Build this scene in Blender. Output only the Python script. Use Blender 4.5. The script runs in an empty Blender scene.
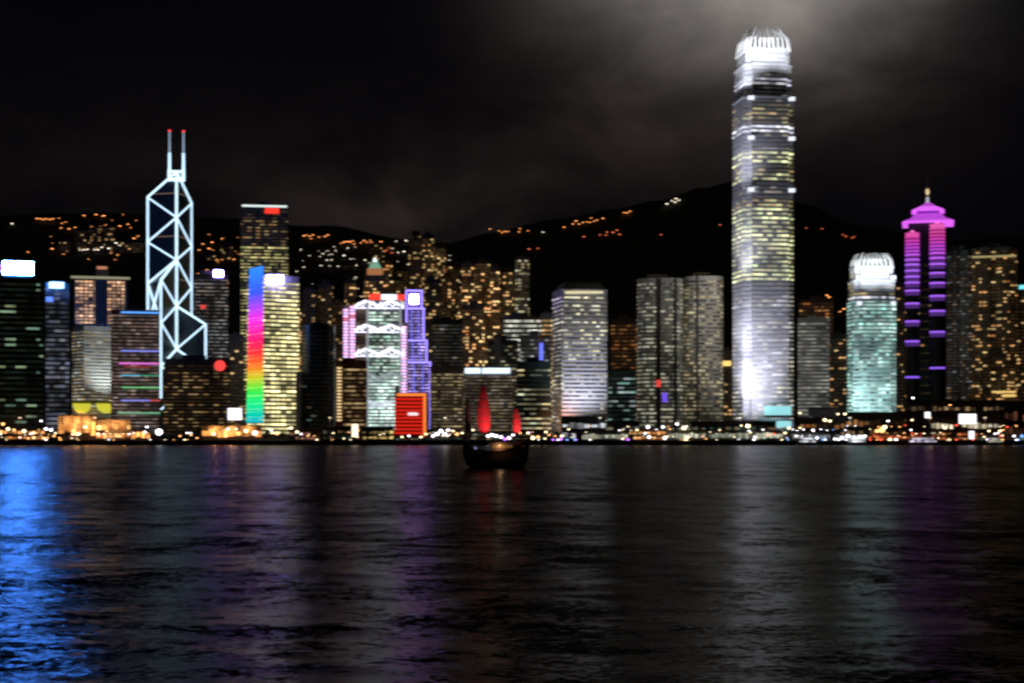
import bpy, math, random
from mathutils import Vector, noise
C = bpy.context
S = C.scene
COL = S.collection
rnd = random.Random(7)
F = 1568.0      # focal length in pixels
HZ = 430.5      # horizon row
CAMZ = 13.0
GZ = 3.5        # height of the reclaimed land above the water

# ---------------------------------------------------------------- camera
cd = bpy.data.cameras.new('camera')
cam = bpy.data.objects.new('camera', cd)
COL.objects.link(cam)
cam.location = (0, 0, CAMZ)
cam.rotation_euler = (math.radians(90), 0, 0)
cd.sensor_width = 36
cd.lens = F / 1024 * 36
cd.shift_y = (HZ - 341.5) / 1024
cd.clip_start = 0.5
cd.clip_end = 20000
cd.dof.use_dof = True
cd.dof.focus_distance = 20
cd.dof.aperture_fstop = 2.4
cd.dof.aperture_ratio = 0.5
S.camera = cam

# ---------------------------------------------------------------- world: night sky with cloud lit by the city
def pdir(px, py):
    return Vector(((px - 512) / F, 1, (HZ - py) / F)).normalized()

W = bpy.data.worlds.new('World')
S.world = W
W.use_nodes = True
nt = W.node_tree
N, L_ = nt.nodes, nt.links
N.clear()
out = N.new('ShaderNodeOutputWorld')
bg = N.new('ShaderNodeBackground')
L_.new(bg.outputs[0], out.inputs[0])
tc = N.new('ShaderNodeTexCoord')
def wmath(op, a, b=None):
    n = N.new('ShaderNodeMath'); n.operation = op
    for i, v in enumerate((a, b)):
        if v is None: continue
        if isinstance(v, (int, float)): n.inputs[i].default_value = v
        else: L_.new(v, n.inputs[i])
    return n.outputs[0]
def blob(px, py, k, amp, sx=1.0, sz=1.0):
    """a soft patch of lit cloud round a compass direction"""
    d = pdir(px, py)
    s = N.new('ShaderNodeVectorMath'); s.operation = 'SUBTRACT'
    L_.new(tc.outputs['Generated'], s.inputs[0]); s.inputs[1].default_value = d
    m = N.new('ShaderNodeVectorMath'); m.operation = 'MULTIPLY'
    L_.new(s.outputs[0], m.inputs[0]); m.inputs[1].default_value = (sx, 1, sz)
    ln = N.new('ShaderNodeVectorMath'); ln.operation = 'LENGTH'
    L_.new(m.outputs[0], ln.inputs[0])
    q = wmath('MULTIPLY', ln.outputs['Value'], ln.outputs['Value'])
    e = wmath('EXPONENT', wmath('MULTIPLY', q, -k))
    return wmath('MULTIPLY', e, amp)
mp = N.new('ShaderNodeMapping'); mp.inputs['Scale'].default_value = (1, 1, 1.9)
L_.new(tc.outputs['Generated'], mp.inputs[0])
nz = N.new('ShaderNodeTexNoise'); nz.inputs['Scale'].default_value = 8.5
nz.inputs['Detail'].default_value = 6; nz.inputs['Roughness'].default_value = 0.56; nz.inputs['Distortion'].default_value = 0.35
L_.new(mp.outputs[0], nz.inputs['Vector'])
cr = N.new('ShaderNodeMapRange'); cr.interpolation_type = 'SMOOTHSTEP'
cr.inputs['From Min'].default_value = 0.30; cr.inputs['From Max'].default_value = 0.72
L_.new(nz.outputs[0], cr.inputs['Value'])
cl = cr.outputs[0]
cl2 = wmath('ADD', wmath('MULTIPLY', cl, 1.1), 0.25)
white = blob(752, -60, 330, 0.50, 0.68, 1.0)
warm = wmath('ADD', blob(520, 180, 160, 0.005, 0.6, 1.3), blob(415, 212, 330, 0.013, 0.6, 1.5))
warm = wmath('ADD', warm, wmath('ADD', blob(665, 68, 230, 0.019, 0.8, 1.15), blob(880, 95, 330, 0.009, 0.75, 1.2)))
warm = wmath('ADD', warm, blob(60, 180, 110, 0.0045, 0.6, 1.6))
# high cloud overhead, out of the frame, lit by the whole city
sepw = N.new('ShaderNodeSeparateXYZ'); L_.new(tc.outputs['Generated'], sepw.inputs[0])
hi = N.new('ShaderNodeMapRange'); hi.inputs['From Min'].default_value = 0.27; hi.inputs['From Max'].default_value = 0.6
hi.inputs['To Max'].default_value = 0.012; L_.new(sepw.outputs['Z'], hi.inputs['Value'])
warm = wmath('ADD', warm, hi.outputs[0])
white = wmath('MULTIPLY', white, wmath('ADD', wmath('MULTIPLY', cl, 0.6), 0.5)); warm = wmath('MULTIPLY', warm, cl2)
def vscale(col, fac):
    n = N.new('ShaderNodeVectorMath'); n.operation = 'SCALE'; n.inputs[0].default_value = col
    L_.new(fac, n.inputs['Scale']); return n.outputs[0]
def vadd(a, b):
    n = N.new('ShaderNodeVectorMath'); n.operation = 'ADD'; L_.new(a, n.inputs[0]); L_.new(b, n.inputs[1]); return n.outputs[0]
tot = vadd(vscale((1.0, 0.91, 0.85), white), vscale((1.0, 0.72, 0.63), warm))
base_ = N.new('ShaderNodeCombineXYZ')
for i, v in enumerate((0.0013, 0.0012, 0.0019)): base_.inputs[i].default_value = v
tot = vadd(tot, base_.outputs[0])
L_.new(tot, bg.inputs['Color'])
bg.inputs['Strength'].default_value = 1.0
W.cycles.sampling_method = 'MANUAL'; W.cycles.sample_map_resolution = 256

# ---------------------------------------------------------------- exposure and render settings
S.view_settings.view_transform = 'Standard'
S.view_settings.look = 'None'
S.view_settings.gamma = 1
S.view_settings.exposure = 0
S.view_settings.use_curve_mapping = False
S.render.engine = 'CYCLES'
cy = S.cycles
cy.use_denoising = True
try: cy.denoiser = 'OPENIMAGEDENOISE'
except Exception: pass
cy.max_bounces = 4; cy.diffuse_bounces = 1; cy.glossy_bounces = 3; cy.transmission_bounces = 1
cy.caustics_reflective = False; cy.caustics_refractive = False
cy.sample_clamp_indirect = 60
cy.sample_clamp_direct = 0
cy.filter_width = 1.8
cy.use_light_tree = True

# ---------------------------------------------------------------- helpers
def P(px, py, Y):
    return Vector(((px - 512) * Y / F, Y, CAMZ + (HZ - py) * Y / F))
def X_(px, Y): return (px - 512) * Y / F
def Z_(py, Y): return CAMZ + (HZ - py) * Y / F

def mat(name):
    m = bpy.data.materials.new(name); m.use_nodes = True
    return m, m.node_tree.nodes, m.node_tree.links, m.node_tree.nodes['Principled BSDF']
MATS = {}
def wall(name, col, rough=0.7, var=0.35, metal=0.0, scale=0.08):
    if name in MATS: return MATS[name]
    m, n, l, b = mat(name)
    tc = n.new('ShaderNodeNewGeometry')
    t = n.new('ShaderNodeTexNoise'); t.inputs['Scale'].default_value = scale; t.inputs['Detail'].default_value = 5
    l.new(tc.outputs['Position'], t.inputs['Vector'])
    mx = n.new('ShaderNodeMix'); mx.data_type = 'RGBA'
    l.new(t.outputs[0], mx.inputs['Factor'])
    mx.inputs['A'].default_value = (*[c * (1 - var) for c in col], 1)
    mx.inputs['B'].default_value = (*[min(1, c * (1 + var)) for c in col], 1)
    l.new(mx.outputs['Result'], b.inputs['Base Color'])
    b.inputs['Roughness'].default_value = rough; b.inputs['Metallic'].default_value = metal
    MATS[name] = m
    return m
def glow(name, col, s, sample=False):
    if name in MATS: return MATS[name]
    m, n, l, b = mat(name)
    b.inputs['Base Color'].default_value = (*[c * 0.3 for c in col], 1)
    b.inputs['Emission Color'].default_value = (*col, 1)
    b.inputs['Emission Strength'].default_value = s
    m.cycles.emission_sampling = 'AUTO' if sample else 'NONE'
    MATS[name] = m
    return m
def lit(name, c1, c2, frac, s, cw=4.0, dim=0.05, gap=0.0, fvar=1.2):
    """glazing with rooms lit at random behind it"""
    if name in MATS: return MATS[name]
    m, n, l, b = mat(name)
    def M(op, a, c=None):
        k = n.new('ShaderNodeMath'); k.operation = op
        for i, v in enumerate((a, c)):
            if v is None: continue
            if isinstance(v, (int, float)): k.inputs[i].default_value = v
            else: l.new(v, k.inputs[i])
        return k.outputs[0]
    g = n.new('ShaderNodeNewGeometry'); sp = n.new('ShaderNodeSeparateXYZ'); l.new(g.outputs['Position'], sp.inputs[0])
    oi = n.new('ShaderNodeObjectInfo')
    r = M('MULTIPLY', oi.outputs['Random'], 977.0)
    ax = M('DIVIDE', sp.outputs['X'], cw)
    cx = n.new('ShaderNodeCombineXYZ')
    l.new(M('FLOOR', ax), cx.inputs[0]); l.new(M('FLOOR', M('DIVIDE', sp.outputs['Y'], cw * 2.2)), cx.inputs[1]); l.new(r, cx.inputs[2])
    wn = n.new('ShaderNodeTexWhiteNoise'); wn.noise_dimensions = '3D'; l.new(cx.outputs[0], wn.inputs['Vector'])
    wf = n.new('ShaderNodeTexWhiteNoise'); wf.noise_dimensions = '1D'; l.new(M('ADD', r, 3.1), wf.inputs['W'])
    sc = n.new('ShaderNodeSeparateColor'); l.new(wn.outputs['Color'], sc.inputs[0])
    thr = M('MULTIPLY', M('ADD', M('MULTIPLY', wf.outputs['Value'], fvar), 1 - fvar / 2), frac)
    on = M('LESS_THAN', wn.outputs['Value'], thr)
    br = M('ADD', M('MULTIPLY', M('POWER', sc.outputs[0], 2.0), 0.8), 0.2)
    e = M('ADD', M('MULTIPLY', on, br), M('MULTIPLY', M('ADD', sc.outputs[1], 0.3), dim))
    pv = n.new('ShaderNodeVectorMath'); pv.operation = 'ADD'; l.new(g.outputs['Position'], pv.inputs[0]); pv.inputs[1].default_value = (len(MATS) * 37.0, 0, 0)
    zn = n.new('ShaderNodeTexNoise'); zn.inputs['Scale'].default_value = 0.045; zn.inputs['Detail'].default_value = 2; l.new(pv.outputs[0], zn.inputs['Vector'])
    zr = n.new('ShaderNodeMapRange'); zr.inputs['From Min'].default_value = .36; zr.inputs['From Max'].default_value = .64; zr.inputs['To Min'].default_value = .4; zr.inputs['To Max'].default_value = 1.45
    l.new(zn.outputs[0], zr.inputs['Value']); e = M('MULTIPLY', e, zr.outputs[0])
    if gap > 0:
        fr = M('ABSOLUTE', M('SUBTRACT', M('FRACT', ax), 0.5))
        e = M('MULTIPLY', e, M('LESS_THAN', fr, 0.5 - gap))
    mx = n.new('ShaderNodeMix'); mx.data_type = 'RGBA'
    l.new(sc.outputs[2], mx.inputs['Factor'])
    mx.inputs['A'].default_value = (*c1, 1); mx.inputs['B'].default_value = (*c2, 1)
    l.new(mx.outputs['Result'], b.inputs['Emission Color'])
    l.new(M('MULTIPLY', e, s * 1.3), b.inputs['Emission Strength'])
    b.inputs['Base Color'].default_value = (0.03, 0.035, 0.04, 1); b.inputs['Roughness'].default_value = 0.25
    m.cycles.emission_sampling = 'NONE'
    MATS[name] = m
    return m

class MB:
    """collects faces and links them as ONE mesh object"""
    def __init__(s): s.v = []; s.f = []
    def quadmesh(s, vs, fs):
        o = len(s.v); s.v += [tuple(v) for v in vs]; s.f += [tuple(i + o for i in f) for f in fs]; return s
    def prism(s, poly, z0, z1, k=1.0, top=None):
        n = len(poly); t = top or [(x * k, y * k) for x, y in poly]
        vs = [(x, y, z0) for x, y in poly] + [(x, y, z1) for x, y in t]
        fs = [(i, (i + 1) % n, n + (i + 1) % n, n + i) for i in range(n)] + [tuple(range(n))[::-1], tuple(range(n, 2 * n))]
        return s.quadmesh(vs, fs)
    def box(s, x0, x1, y0, y1, z0, z1):
        return s.prism([(x0, y0), (x1, y0), (x1, y1), (x0, y1)], z0, z1)
    def ring(s, poly, z0, z1):
        n = len(poly)
        return s.quadmesh([(x, y, z0) for x, y in poly] + [(x, y, z1) for x, y in poly],
                          [(i, (i + 1) % n, n + (i + 1) % n, n + i) for i in range(n)])
    def bar(s, a, b, r, r2=None, n=6):
        a = Vector(a); b = Vector(b); d = (b - a).normalized()
        up = Vector((0, 0, 1)) if abs(d.z) < 0.95 else Vector((1, 0, 0))
        u = d.cross(up).normalized(); w = d.cross(u); r2 = r if r2 is None else r2
        vs = []
        for q, rr in ((a, r), (b, r2)):
            for i in range(n):
                t = 2 * math.pi * (i + .5) / n; vs.append(q + u * math.cos(t) * rr + w * math.sin(t) * rr)
        fs = [(i, (i + 1) % n, n + (i + 1) % n, n + i) for i in range(n)] + [tuple(range(n)), tuple(range(n, 2 * n))[::-1]]
        return s.quadmesh(vs, fs)
    def ball(s, c, rx, ry=None, rz=None, nu=10, nv=6):
        ry = ry or rx; rz = rz or rx; c = Vector(c)
        vs = [c + Vector((0, 0, -rz))]
        for j in range(1, nv):
            p = math.pi * j / nv
            for i in range(nu):
                t = 2 * math.pi * i / nu
                vs.append(c + Vector((rx * math.sin(p) * math.cos(t), ry * math.sin(p) * math.sin(t), -rz * math.cos(p))))
        vs.append(c + Vector((0, 0, rz)))
        fs = [(0, 1 + (i + 1) % nu, 1 + i) for i in range(nu)]
        for j in range(nv - 2):
            o = 1 + j * nu
            fs += [(o + i, o + (i + 1) % nu, o + nu + (i + 1) % nu, o + nu + i) for i in range(nu)]
        o = 1 + (nv - 2) * nu; t = len(vs) - 1
        fs += [(o + i, o + (i + 1) % nu, t) for i in range(nu)]
        return s.quadmesh(vs, fs)
    def mesh(s, name, m):
        me = bpy.data.meshes.new(name); me.from_pydata(s.v, [], s.f); me.materials.append(m); me.update(); return me
    def build(s, name, m, parent=None, loc=None):
        o = bpy.data.objects.new(name, s.mesh(name, m)); COL.objects.link(o)
        if parent: o.parent = parent
        if loc: o.location = loc
        return o
def inst(name, me, parent, loc=(0, 0, 0), rz=0):
    o = bpy.data.objects.new(name, me); COL.objects.link(o); o.parent = parent; o.location = loc; o.rotation_euler[2] = rz; return o
def tag(o, label, cat, group=None):
    o['label'] = label; o['category'] = cat
    if group: o['group'] = group
    return o
def thing(name, label, cat, loc, rz=0, group=None):
    o = bpy.data.objects.new(name, None); COL.objects.link(o); o.location = loc; o.rotation_euler[2] = rz
    o.empty_display_size = 1
    return tag(o, label, cat, group)
def copy_tree(o, parent=None):
    c = o.copy(); COL.objects.link(c); c.parent = parent
    for ch in list(o.children): copy_tree(ch, c)
    return c
def lamp(kind, name, loc, power, col, parent=None, size=1.0, aim=None, cone=70, blend=0.6):
    d = bpy.data.lights.new(name, kind); d.energy = power; d.color = col
    if kind == 'AREA': d.size = size
    else: d.shadow_soft_size = size
    if kind == 'SPOT': d.spot_size = math.radians(cone); d.spot_blend = blend
    o = bpy.data.objects.new(name, d); COL.objects.link(o); o.location = loc
    if aim is not None:
        o.rotation_euler = (Vector(aim) - Vector(loc)).to_track_quat('-Z', 'Y').to_euler()
    if parent: o.parent = parent
    return o
def offset(poly, d):
    n = len(poly); r = []
    for i in range(n):
        p0, p1, p2 = Vector(poly[i - 1]), Vector(poly[i]), Vector(poly[(i + 1) % n])
        e1 = (p1 - p0).normalized(); e2 = (p2 - p1).normalized()
        n1 = Vector((e1.y, -e1.x)); n2 = Vector((e2.y, -e2.x))
        b = (n1 + n2); k = d / max(0.35, (1 + n1.dot(n2)) / 2) / 2
        r.append(tuple(p1 + b * k))
    return r

# ---------------------------------------------------------------- terrain shape
RIDGE = [(-400, 235), (-100, 222), (0, 214), (100, 210), (200, 214), (330, 226), (400, 240), (450, 243), (500, 231), (560, 219),
         (610, 209), (660, 199), (700, 186), (740, 176), (800, 202), (860, 226), (940, 240), (1030, 236), (1200, 246), (1500, 262)]
def ridge_row(px):
    for (a, ra), (b, rb) in zip(RIDGE, RIDGE[1:]):
        if a <= px <= b:
            t = (px - a) / (b - a); t = t * t * (3 - 2 * t); return ra + (rb - ra) * t
    return RIDGE[0][1] if px < 0 else RIDGE[-1][1]
YR = 3500.0
def terrain(x, y):
    px = 512 + x * F / max(y, 1800)
    zr = Z_(ridge_row(px), YR)
    t = (y - 2020) / (YR - 2020)
    if t <= 0: return GZ
    if t > 1:
        base = zr * (1 - 0.45 * min(1, (t - 1)))
    else:
        base = GZ + (zr - GZ) * (0.35 * t + 0.65 * t ** 1.5)
    a = min(1, t * 3)
    n = noise.fractal(Vector((x / 420, y / 420, 3.3)), 0.9, 2.1, 5)
    return base + n * 26 * a * (0.4 if t > .9 else 1)
def hill_point(px, py):
    y = 2060
    while y < YR:
        x = X_(px, y)
        if terrain(x, y) >= Z_(py, y): return Vector((x, y, terrain(x, y)))
        y += 10
    x = X_(px, YR)
    return Vector((x, YR, terrain(x, YR)))

# ---------------------------------------------------------------- setting
def struct(o): o['kind'] = 'structure'; return o
# water: one sheet, waves as real displacement near the camera
def wave(x, y):
    v = 0.0
    v += 0.22 * noise.noise(Vector((x / 30 + y / 90, y / 19, 0.0)))
    v += 0.16 * noise.noise(Vector((x / 14 - y / 50, y / 8.5, 5.0)))
    v += 0.12 * noise.noise(Vector((x / 6.0 + y / 30, y / 3.9, 9.0)))
    return v
ys = [-2500, -800, -300, -120, -40, 0, 15, 28]
y = 38.0
while y < 1401: ys.append(y); y *= 1.0075
ys[-1] = 1401.0
NC = 520
mb = MB()
for y in ys:
    hw = 0.48 * max(y, 60) + 60
    near = 0 if y < 38 else max(0, min(1, (1000 - y) / 700))
    row = [(-9000, y, 0), (-3500, y, 0)]
    for i in range(NC + 1):
        x = (i / NC * 2 - 1) * hw
        row.append((x, y, wave(x, y) * near if near > 0 else 0))
    row += [(3500, y, 0), (9000, y, 0)]
    mb.v += row
w = NC + 5
mb.f = [(j * w + i, j * w + i + 1, (j + 1) * w + i + 1, (j + 1) * w + i) for j in range(len(ys) - 1) for i in range(w - 1)]
m, n, l, b = mat('harbour water')
b.inputs['Base Color'].default_value = (0.002, 0.004, 0.006, 1)
b.inputs['IOR'].default_value = 1.333
b.inputs['Specular IOR Level'].default_value = 0.085
g = n.new('ShaderNodeNewGeometry')
def ripple(scale, det, kx, ky, sxy):
    mp_ = n.new('ShaderNodeMapping'); mp_.inputs['Scale'].default_value = sxy; l.new(g.outputs['Position'], mp_.inputs[0])
    t_ = n.new('ShaderNodeTexNoise'); t_.inputs['Scale'].default_value = scale; t_.inputs['Detail'].default_value = det; t_.inputs['Roughness'].default_value = 0.6
    l.new(mp_.outputs[0], t_.inputs['Vector'])
    a_ = n.new('ShaderNodeVectorMath'); a_.operation = 'SUBTRACT'; l.new(t_.outputs['Color'], a_.inputs[0]); a_.inputs[1].default_value = (.5, .5, .5)
    b_ = n.new('ShaderNodeVectorMath'); b_.operation = 'MULTIPLY'; l.new(a_.outputs[0], b_.inputs[0]); b_.inputs[1].default_value = (kx, ky, 0)
    return b_.outputs[0]
def vsum(a_, b_):
    v_ = n.new('ShaderNodeVectorMath'); v_.operation = 'ADD'; l.new(a_, v_.inputs[0]); l.new(b_, v_.inputs[1]); return v_.outputs[0]
# ripple slopes: fine chop, wavelets and longer swell, all in world metres
sl = vsum(ripple(2.3, 4, 0.60, 0.95, (0.7, 1, 1)), ripple(0.55, 3, 0.32, 0.60, (0.65, 1, 1)))
sl = vsum(sl, vsum(ripple(0.075, 2, 0.10, 0.34, (0.6, 1, 1)), ripple(1.0, 2, 0.12, 0.45, (0.10, 0.035, 1))))
nm_ = n.new('ShaderNodeVectorMath'); nm_.operation = 'NORMALIZE'; l.new(vsum(g.outputs['Normal'], sl), nm_.inputs[0])
l.new(nm_.outputs[0], b.inputs['Normal'])
b.inputs['Roughness'].default_value = 0.24
murk = n.new('ShaderNodeBsdfDiffuse'); murk.inputs['Color'].default_value = (0.004, 0.006, 0.008, 1)
mxw = n.new('ShaderNodeMixShader'); mxw.inputs[0].default_value = 0.54
l.new(murk.outputs[0], mxw.inputs[1]); l.new(b.outputs[0], mxw.inputs[2]); l.new(mxw.outputs[0], n['Material Output'].inputs['Surface'])
WATER = mb.build('water', m); struct(WATER)
for p in WATER.data.polygons: p.use_smooth = True

land_m = wall('dark paving', (0.07, 0.065, 0.06), 0.85)
mb = MB(); mb.box(-9000, 9000, 1402, 2300, -3, GZ)
struct(mb.build('ground', land_m))
stone = wall('quay stone', (0.09, 0.085, 0.08), 0.9, 0.5, scale=0.4)
mb = MB(); mb.box(-9000, 9000, 1399.5, 1401.6, -3, GZ + 0.6)
struct(mb.build('quay', stone))
mb = MB()
road_m = wall('asphalt', (0.05, 0.05, 0.052), 0.8)
mb.box(-1500, 1500, 1424, 1436, GZ, GZ + 0.004)
struct(mb.build('road', road_m))
# hills
mb = MB(); xs = [-3400 + i * 34 for i in range(201)]; yy = [2010 + j * 30 for j in range(90)]
mb.v = [(x, y, terrain(x, y) - (3 if y < 2040 else 0)) for y in yy for x in xs]
w = len(xs)
mb.f = [(j * w + i, j * w + i + 1, (j + 1) * w + i + 1, (j + 1) * w + i) for j in range(len(yy) - 1) for i in range(w - 1)]
hm = wall('wooded hillside', (0.035, 0.05, 0.028), 0.95, 0.6, scale=0.03)
struct(mb.build('hills', hm))

# ---------------------------------------------------------------- materials
CON = wall('grey concrete', (0.30, 0.29, 0.27))
BRN = wall('brown tile', (0.22, 0.15, 0.11))
DRK = wall('dark glass wall', (0.035, 0.04, 0.045), 0.3)
DKB = wall('dark bronze', (0.06, 0.05, 0.045), 0.4)
SIL = wall('silver aluminium', (0.55, 0.56, 0.62), 0.5, 0.12)
BEI = wall('beige stone', (0.40, 0.36, 0.30))
WHT = wall('white cladding', (0.75, 0.75, 0.76), 0.5, 0.1)
RED = wall('red cladding', (0.5, 0.03, 0.02), 0.6, 0.2)
GRN = wall('dark green glass', (0.03, 0.05, 0.045), 0.3)
POST = wall('painted steel', (0.12, 0.12, 0.13), 0.5, 0.2)
WARM = (1.0, 0.48, 0.17); YEL = (1.0, 0.74, 0.33); GWH = (0.85, 1.0, 0.72); CWH = (0.85, 0.93, 1.0); ORG = (1.0, 0.30, 0.06)
TEAL = (0.45, 0.95, 0.75)
apt_o = lit('orange flat windows', (1, .36, .1), YEL, 0.26, 4.2, 4.5, 0.012, 0.12, 0.6)
apt_y = lit('yellow flat windows', YEL, WARM, 0.21, 3.0, 4.5, 0.012, 0.12, 0.6)
apt_d = lit('sparse flat windows', WARM, YEL, 0.13, 2.2, 5, 0.008, 0.15, 0.8)
apt_w = lit('even amber flat windows', (1, 0.50, 0.24), (1, 0.62, 0.36), 0.85, 1.1, 6, 0.1, 0.12, 0.2)
off_s = lit('sparse office windows', (0.8, 1, 0.5), TEAL, 0.13, 1.0, 9, 0.008, 0.0, 2.0)
off_y = lit('yellow office windows', YEL, (0.85, 0.85, 0.3), 0.7, 0.95, 4, 0.05, 0.05, 0.6)
off_b = lit('brown office windows', WARM, YEL, 0.25, 0.6, 5, 0.03, 0.0, 1.6)
off_g = lit('grey office windows', (1, 0.93, 0.8), CWH, 0.3, 0.6, 4, 0.06, 0.06, 1.2)
off_c = lit('cream office windows', (1, 0.8, 0.5), YEL, 0.42, 0.42, 4, 0.12, 0.06, 1.1)
off_t = lit('teal office windows', TEAL, (0.9, 1, 0.8), 0.8, 0.55, 4, 0.15, 0.0, 0.8)
off_x = lit('bright office windows', (1, 1, 0.75), (0.85, 1, 0.9), 0.9, 0.85, 6, 0.3, 0.0, 0.6)
rain_y = lit('bright yellow office windows', (1, 0.85, 0.36), (1, 0.93, 0.5), 0.85, 1.5, 5, 0.12, 0.04, 0.5)

# ---------------------------------------------------------------- generic tower
def place(L, R, Y):
    mid = (L + R) / 2; x = X_(mid, Y); phi = math.atan2(x, Y)
    return x, phi, (R - L) / F * Y * math.cos(phi)
def square(L, Cx, R, Y, th):
    """footprint of a rectangular tower whose near corner shows at column Cx"""
    x, phi, wd = place(L, R, Y); k = Y / F * math.cos(phi); mid = (L + R) / 2
    t = math.radians(th); lr = (R - Cx) * k / math.cos(t); ll = (Cx - L) * k / math.sin(t)
    pc = Vector(((Cx - mid) * k, 0)); u = Vector((math.cos(t), math.sin(t))) * lr; v = Vector((-math.sin(t), math.cos(t))) * ll
    return [tuple(pc), tuple(pc + u), tuple(pc + u + v), tuple(pc + v)]
def cruciform(wd, dp):
    a, b_ = wd / 2, dp; c = wd * 0.17; e = dp * 0.22
    return [(-a + c, 0), (-c * .55, 0), (-c * .55, e * .6), (c * .55, e * .6), (c * .55, 0), (a - c, 0), (a - c, e), (a, e), (a, b_ - e), (a - c, b_ - e), (a - c, b_), (-a + c, b_), (-a + c, b_ - e), (-a, b_ - e), (-a, e), (-a + c, e)]
def roundish(wd, dp, n=5, r=0.35):
    a = wd / 2; r = wd * r; pts = []
    for cx, cy_, t0 in ((a - r, r, -90), (a - r, dp - r, 0), (-a + r, dp - r, 90), (-a + r, r, 180)):
        for i in range(n):
            t = math.radians(t0 + 90 * i / (n - 1)); pts.append((cx + r * math.cos(t), cy_ + r * math.sin(t)))
    return pts
ALLT = []
def tower(name, label, L, R, top, Y, wm, gm, corner=None, th=20, depth=30, fh=3.9, cat='skyscraper', shape='rect', gfrac=0.55,
          base=None, plant=True, group=None, z0f=None, styles=None, mast=0):
    x, phi, wd = place(L, R, Y)
    if base is None: base = terrain(x, Y + depth / 2) - 3 if Y > 2000 else GZ
    root = thing(name, label, cat, (x, Y, base), -phi, group)
    H = Z_(top, Y) - base
    if corner is not None: poly = square(L, corner, R, Y, th)
    elif shape == 'cross': poly = cruciform(wd, depth)
    elif shape == 'round': poly = roundish(wd, depth)
    else: poly = [(-wd / 2, 0), (wd / 2, 0), (wd / 2, depth), (-wd / 2, depth)]
    MB().prism(poly, 0, H).build('wall', wm, root)
    po = offset(poly, 0.18)
    gz = MB().ring(po, 0, fh * gfrac)
    meshes = {}
    z = 6.0 if z0f is None else z0f
    i = 0
    # the storeys that stand behind nearer buildings low down are hidden: start where they show
    nf = int((H - z - 1.5) / fh)
    if nf > 98: z += (nf - 98) * fh
    while z + fh < H - 0.8:
        gmx = gm
        if styles:
            row = HZ - (base + z - CAMZ) * F / Y
            for r0, r1, sm in styles:
                if r0 <= row < r1: gmx = sm
        if gmx is not None:
            if gmx.name not in meshes: meshes[gmx.name] = gz.mesh('window_band', gmx)
            inst('window_band', meshes[gmx.name], root, (0, 0, z))
        z += fh; i += 1
    # parapet and roof plant
    MB().prism(offset(poly, 0.5), H, H + 1.2).build('parapet', wm, root)
    cx = sum(p[0] for p in poly) / len(poly); cy_ = sum(p[1] for p in poly) / len(poly)
    if plant:
        q = MB()
        k = wd * rnd.uniform(.16, .3); kk = depth * .2
        q.box(cx - k, cx + k * .6, cy_ - kk, cy_ + kk, H + 1.2, H + rnd.uniform(4, 7))
        q.box(cx + k * .7, cx + k * 1.1, cy_ - kk * .6, cy_ + kk * .5, H + 1.2, H + 3.4)
        q.build('roof_plant', wm, root)
    if mast:
        MB().bar((cx, cy_, H + 1.2), (cx, cy_, H + mast), 0.6, 0.25).build('antenna', POST, root)
    return dict(root=root, poly=poly, H=H, base=base, Y=Y, wd=wd, x=x, c=(cx, cy_))
def loc_z(t, row): return Z_(row, t['Y']) - t['base']
def loc_x(t, px): # local x of a column on the front plane
    return (X_(px, t['Y']) - t['x']) * math.cos(math.atan2(t['x'], t['Y']))
def panel(t, name, m, l, r, top, bot, y0=-1.0, y1=-0.3, lift=0):
    MBx = MB(); MBx.box(loc_x(t, l), loc_x(t, r), y0, y1, loc_z(t, bot), loc_z(t, top))
    return MBx.build(name, m, t['root'])
def flood(name, label, px, py_ground, Y, aim, power, col, cone=60, group=None, base=None, size=1.5):
    """a floodlight fixture standing on the ground with its real lamp"""
    z = GZ if base is None else base
    p = Vector((X_(px, Y), Y, z))
    root = thing('floodlight', label, 'floodlight', p, 0, group)
    MB().box(-.8, .8, -.5, .5, 0, .5).build('base', POST, root)
    MB().prism([(-1, -.6), (1, -.6), (1, .6), (-1, .6)], .5, 1.6, 1.15).build('lamp_housing', POST, root)
    lamp('SPOT', 'spot_light', (0, 0, 2.2), power, col, root, size, Vector(aim) - p, cone, 1.0)
    return root

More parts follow.
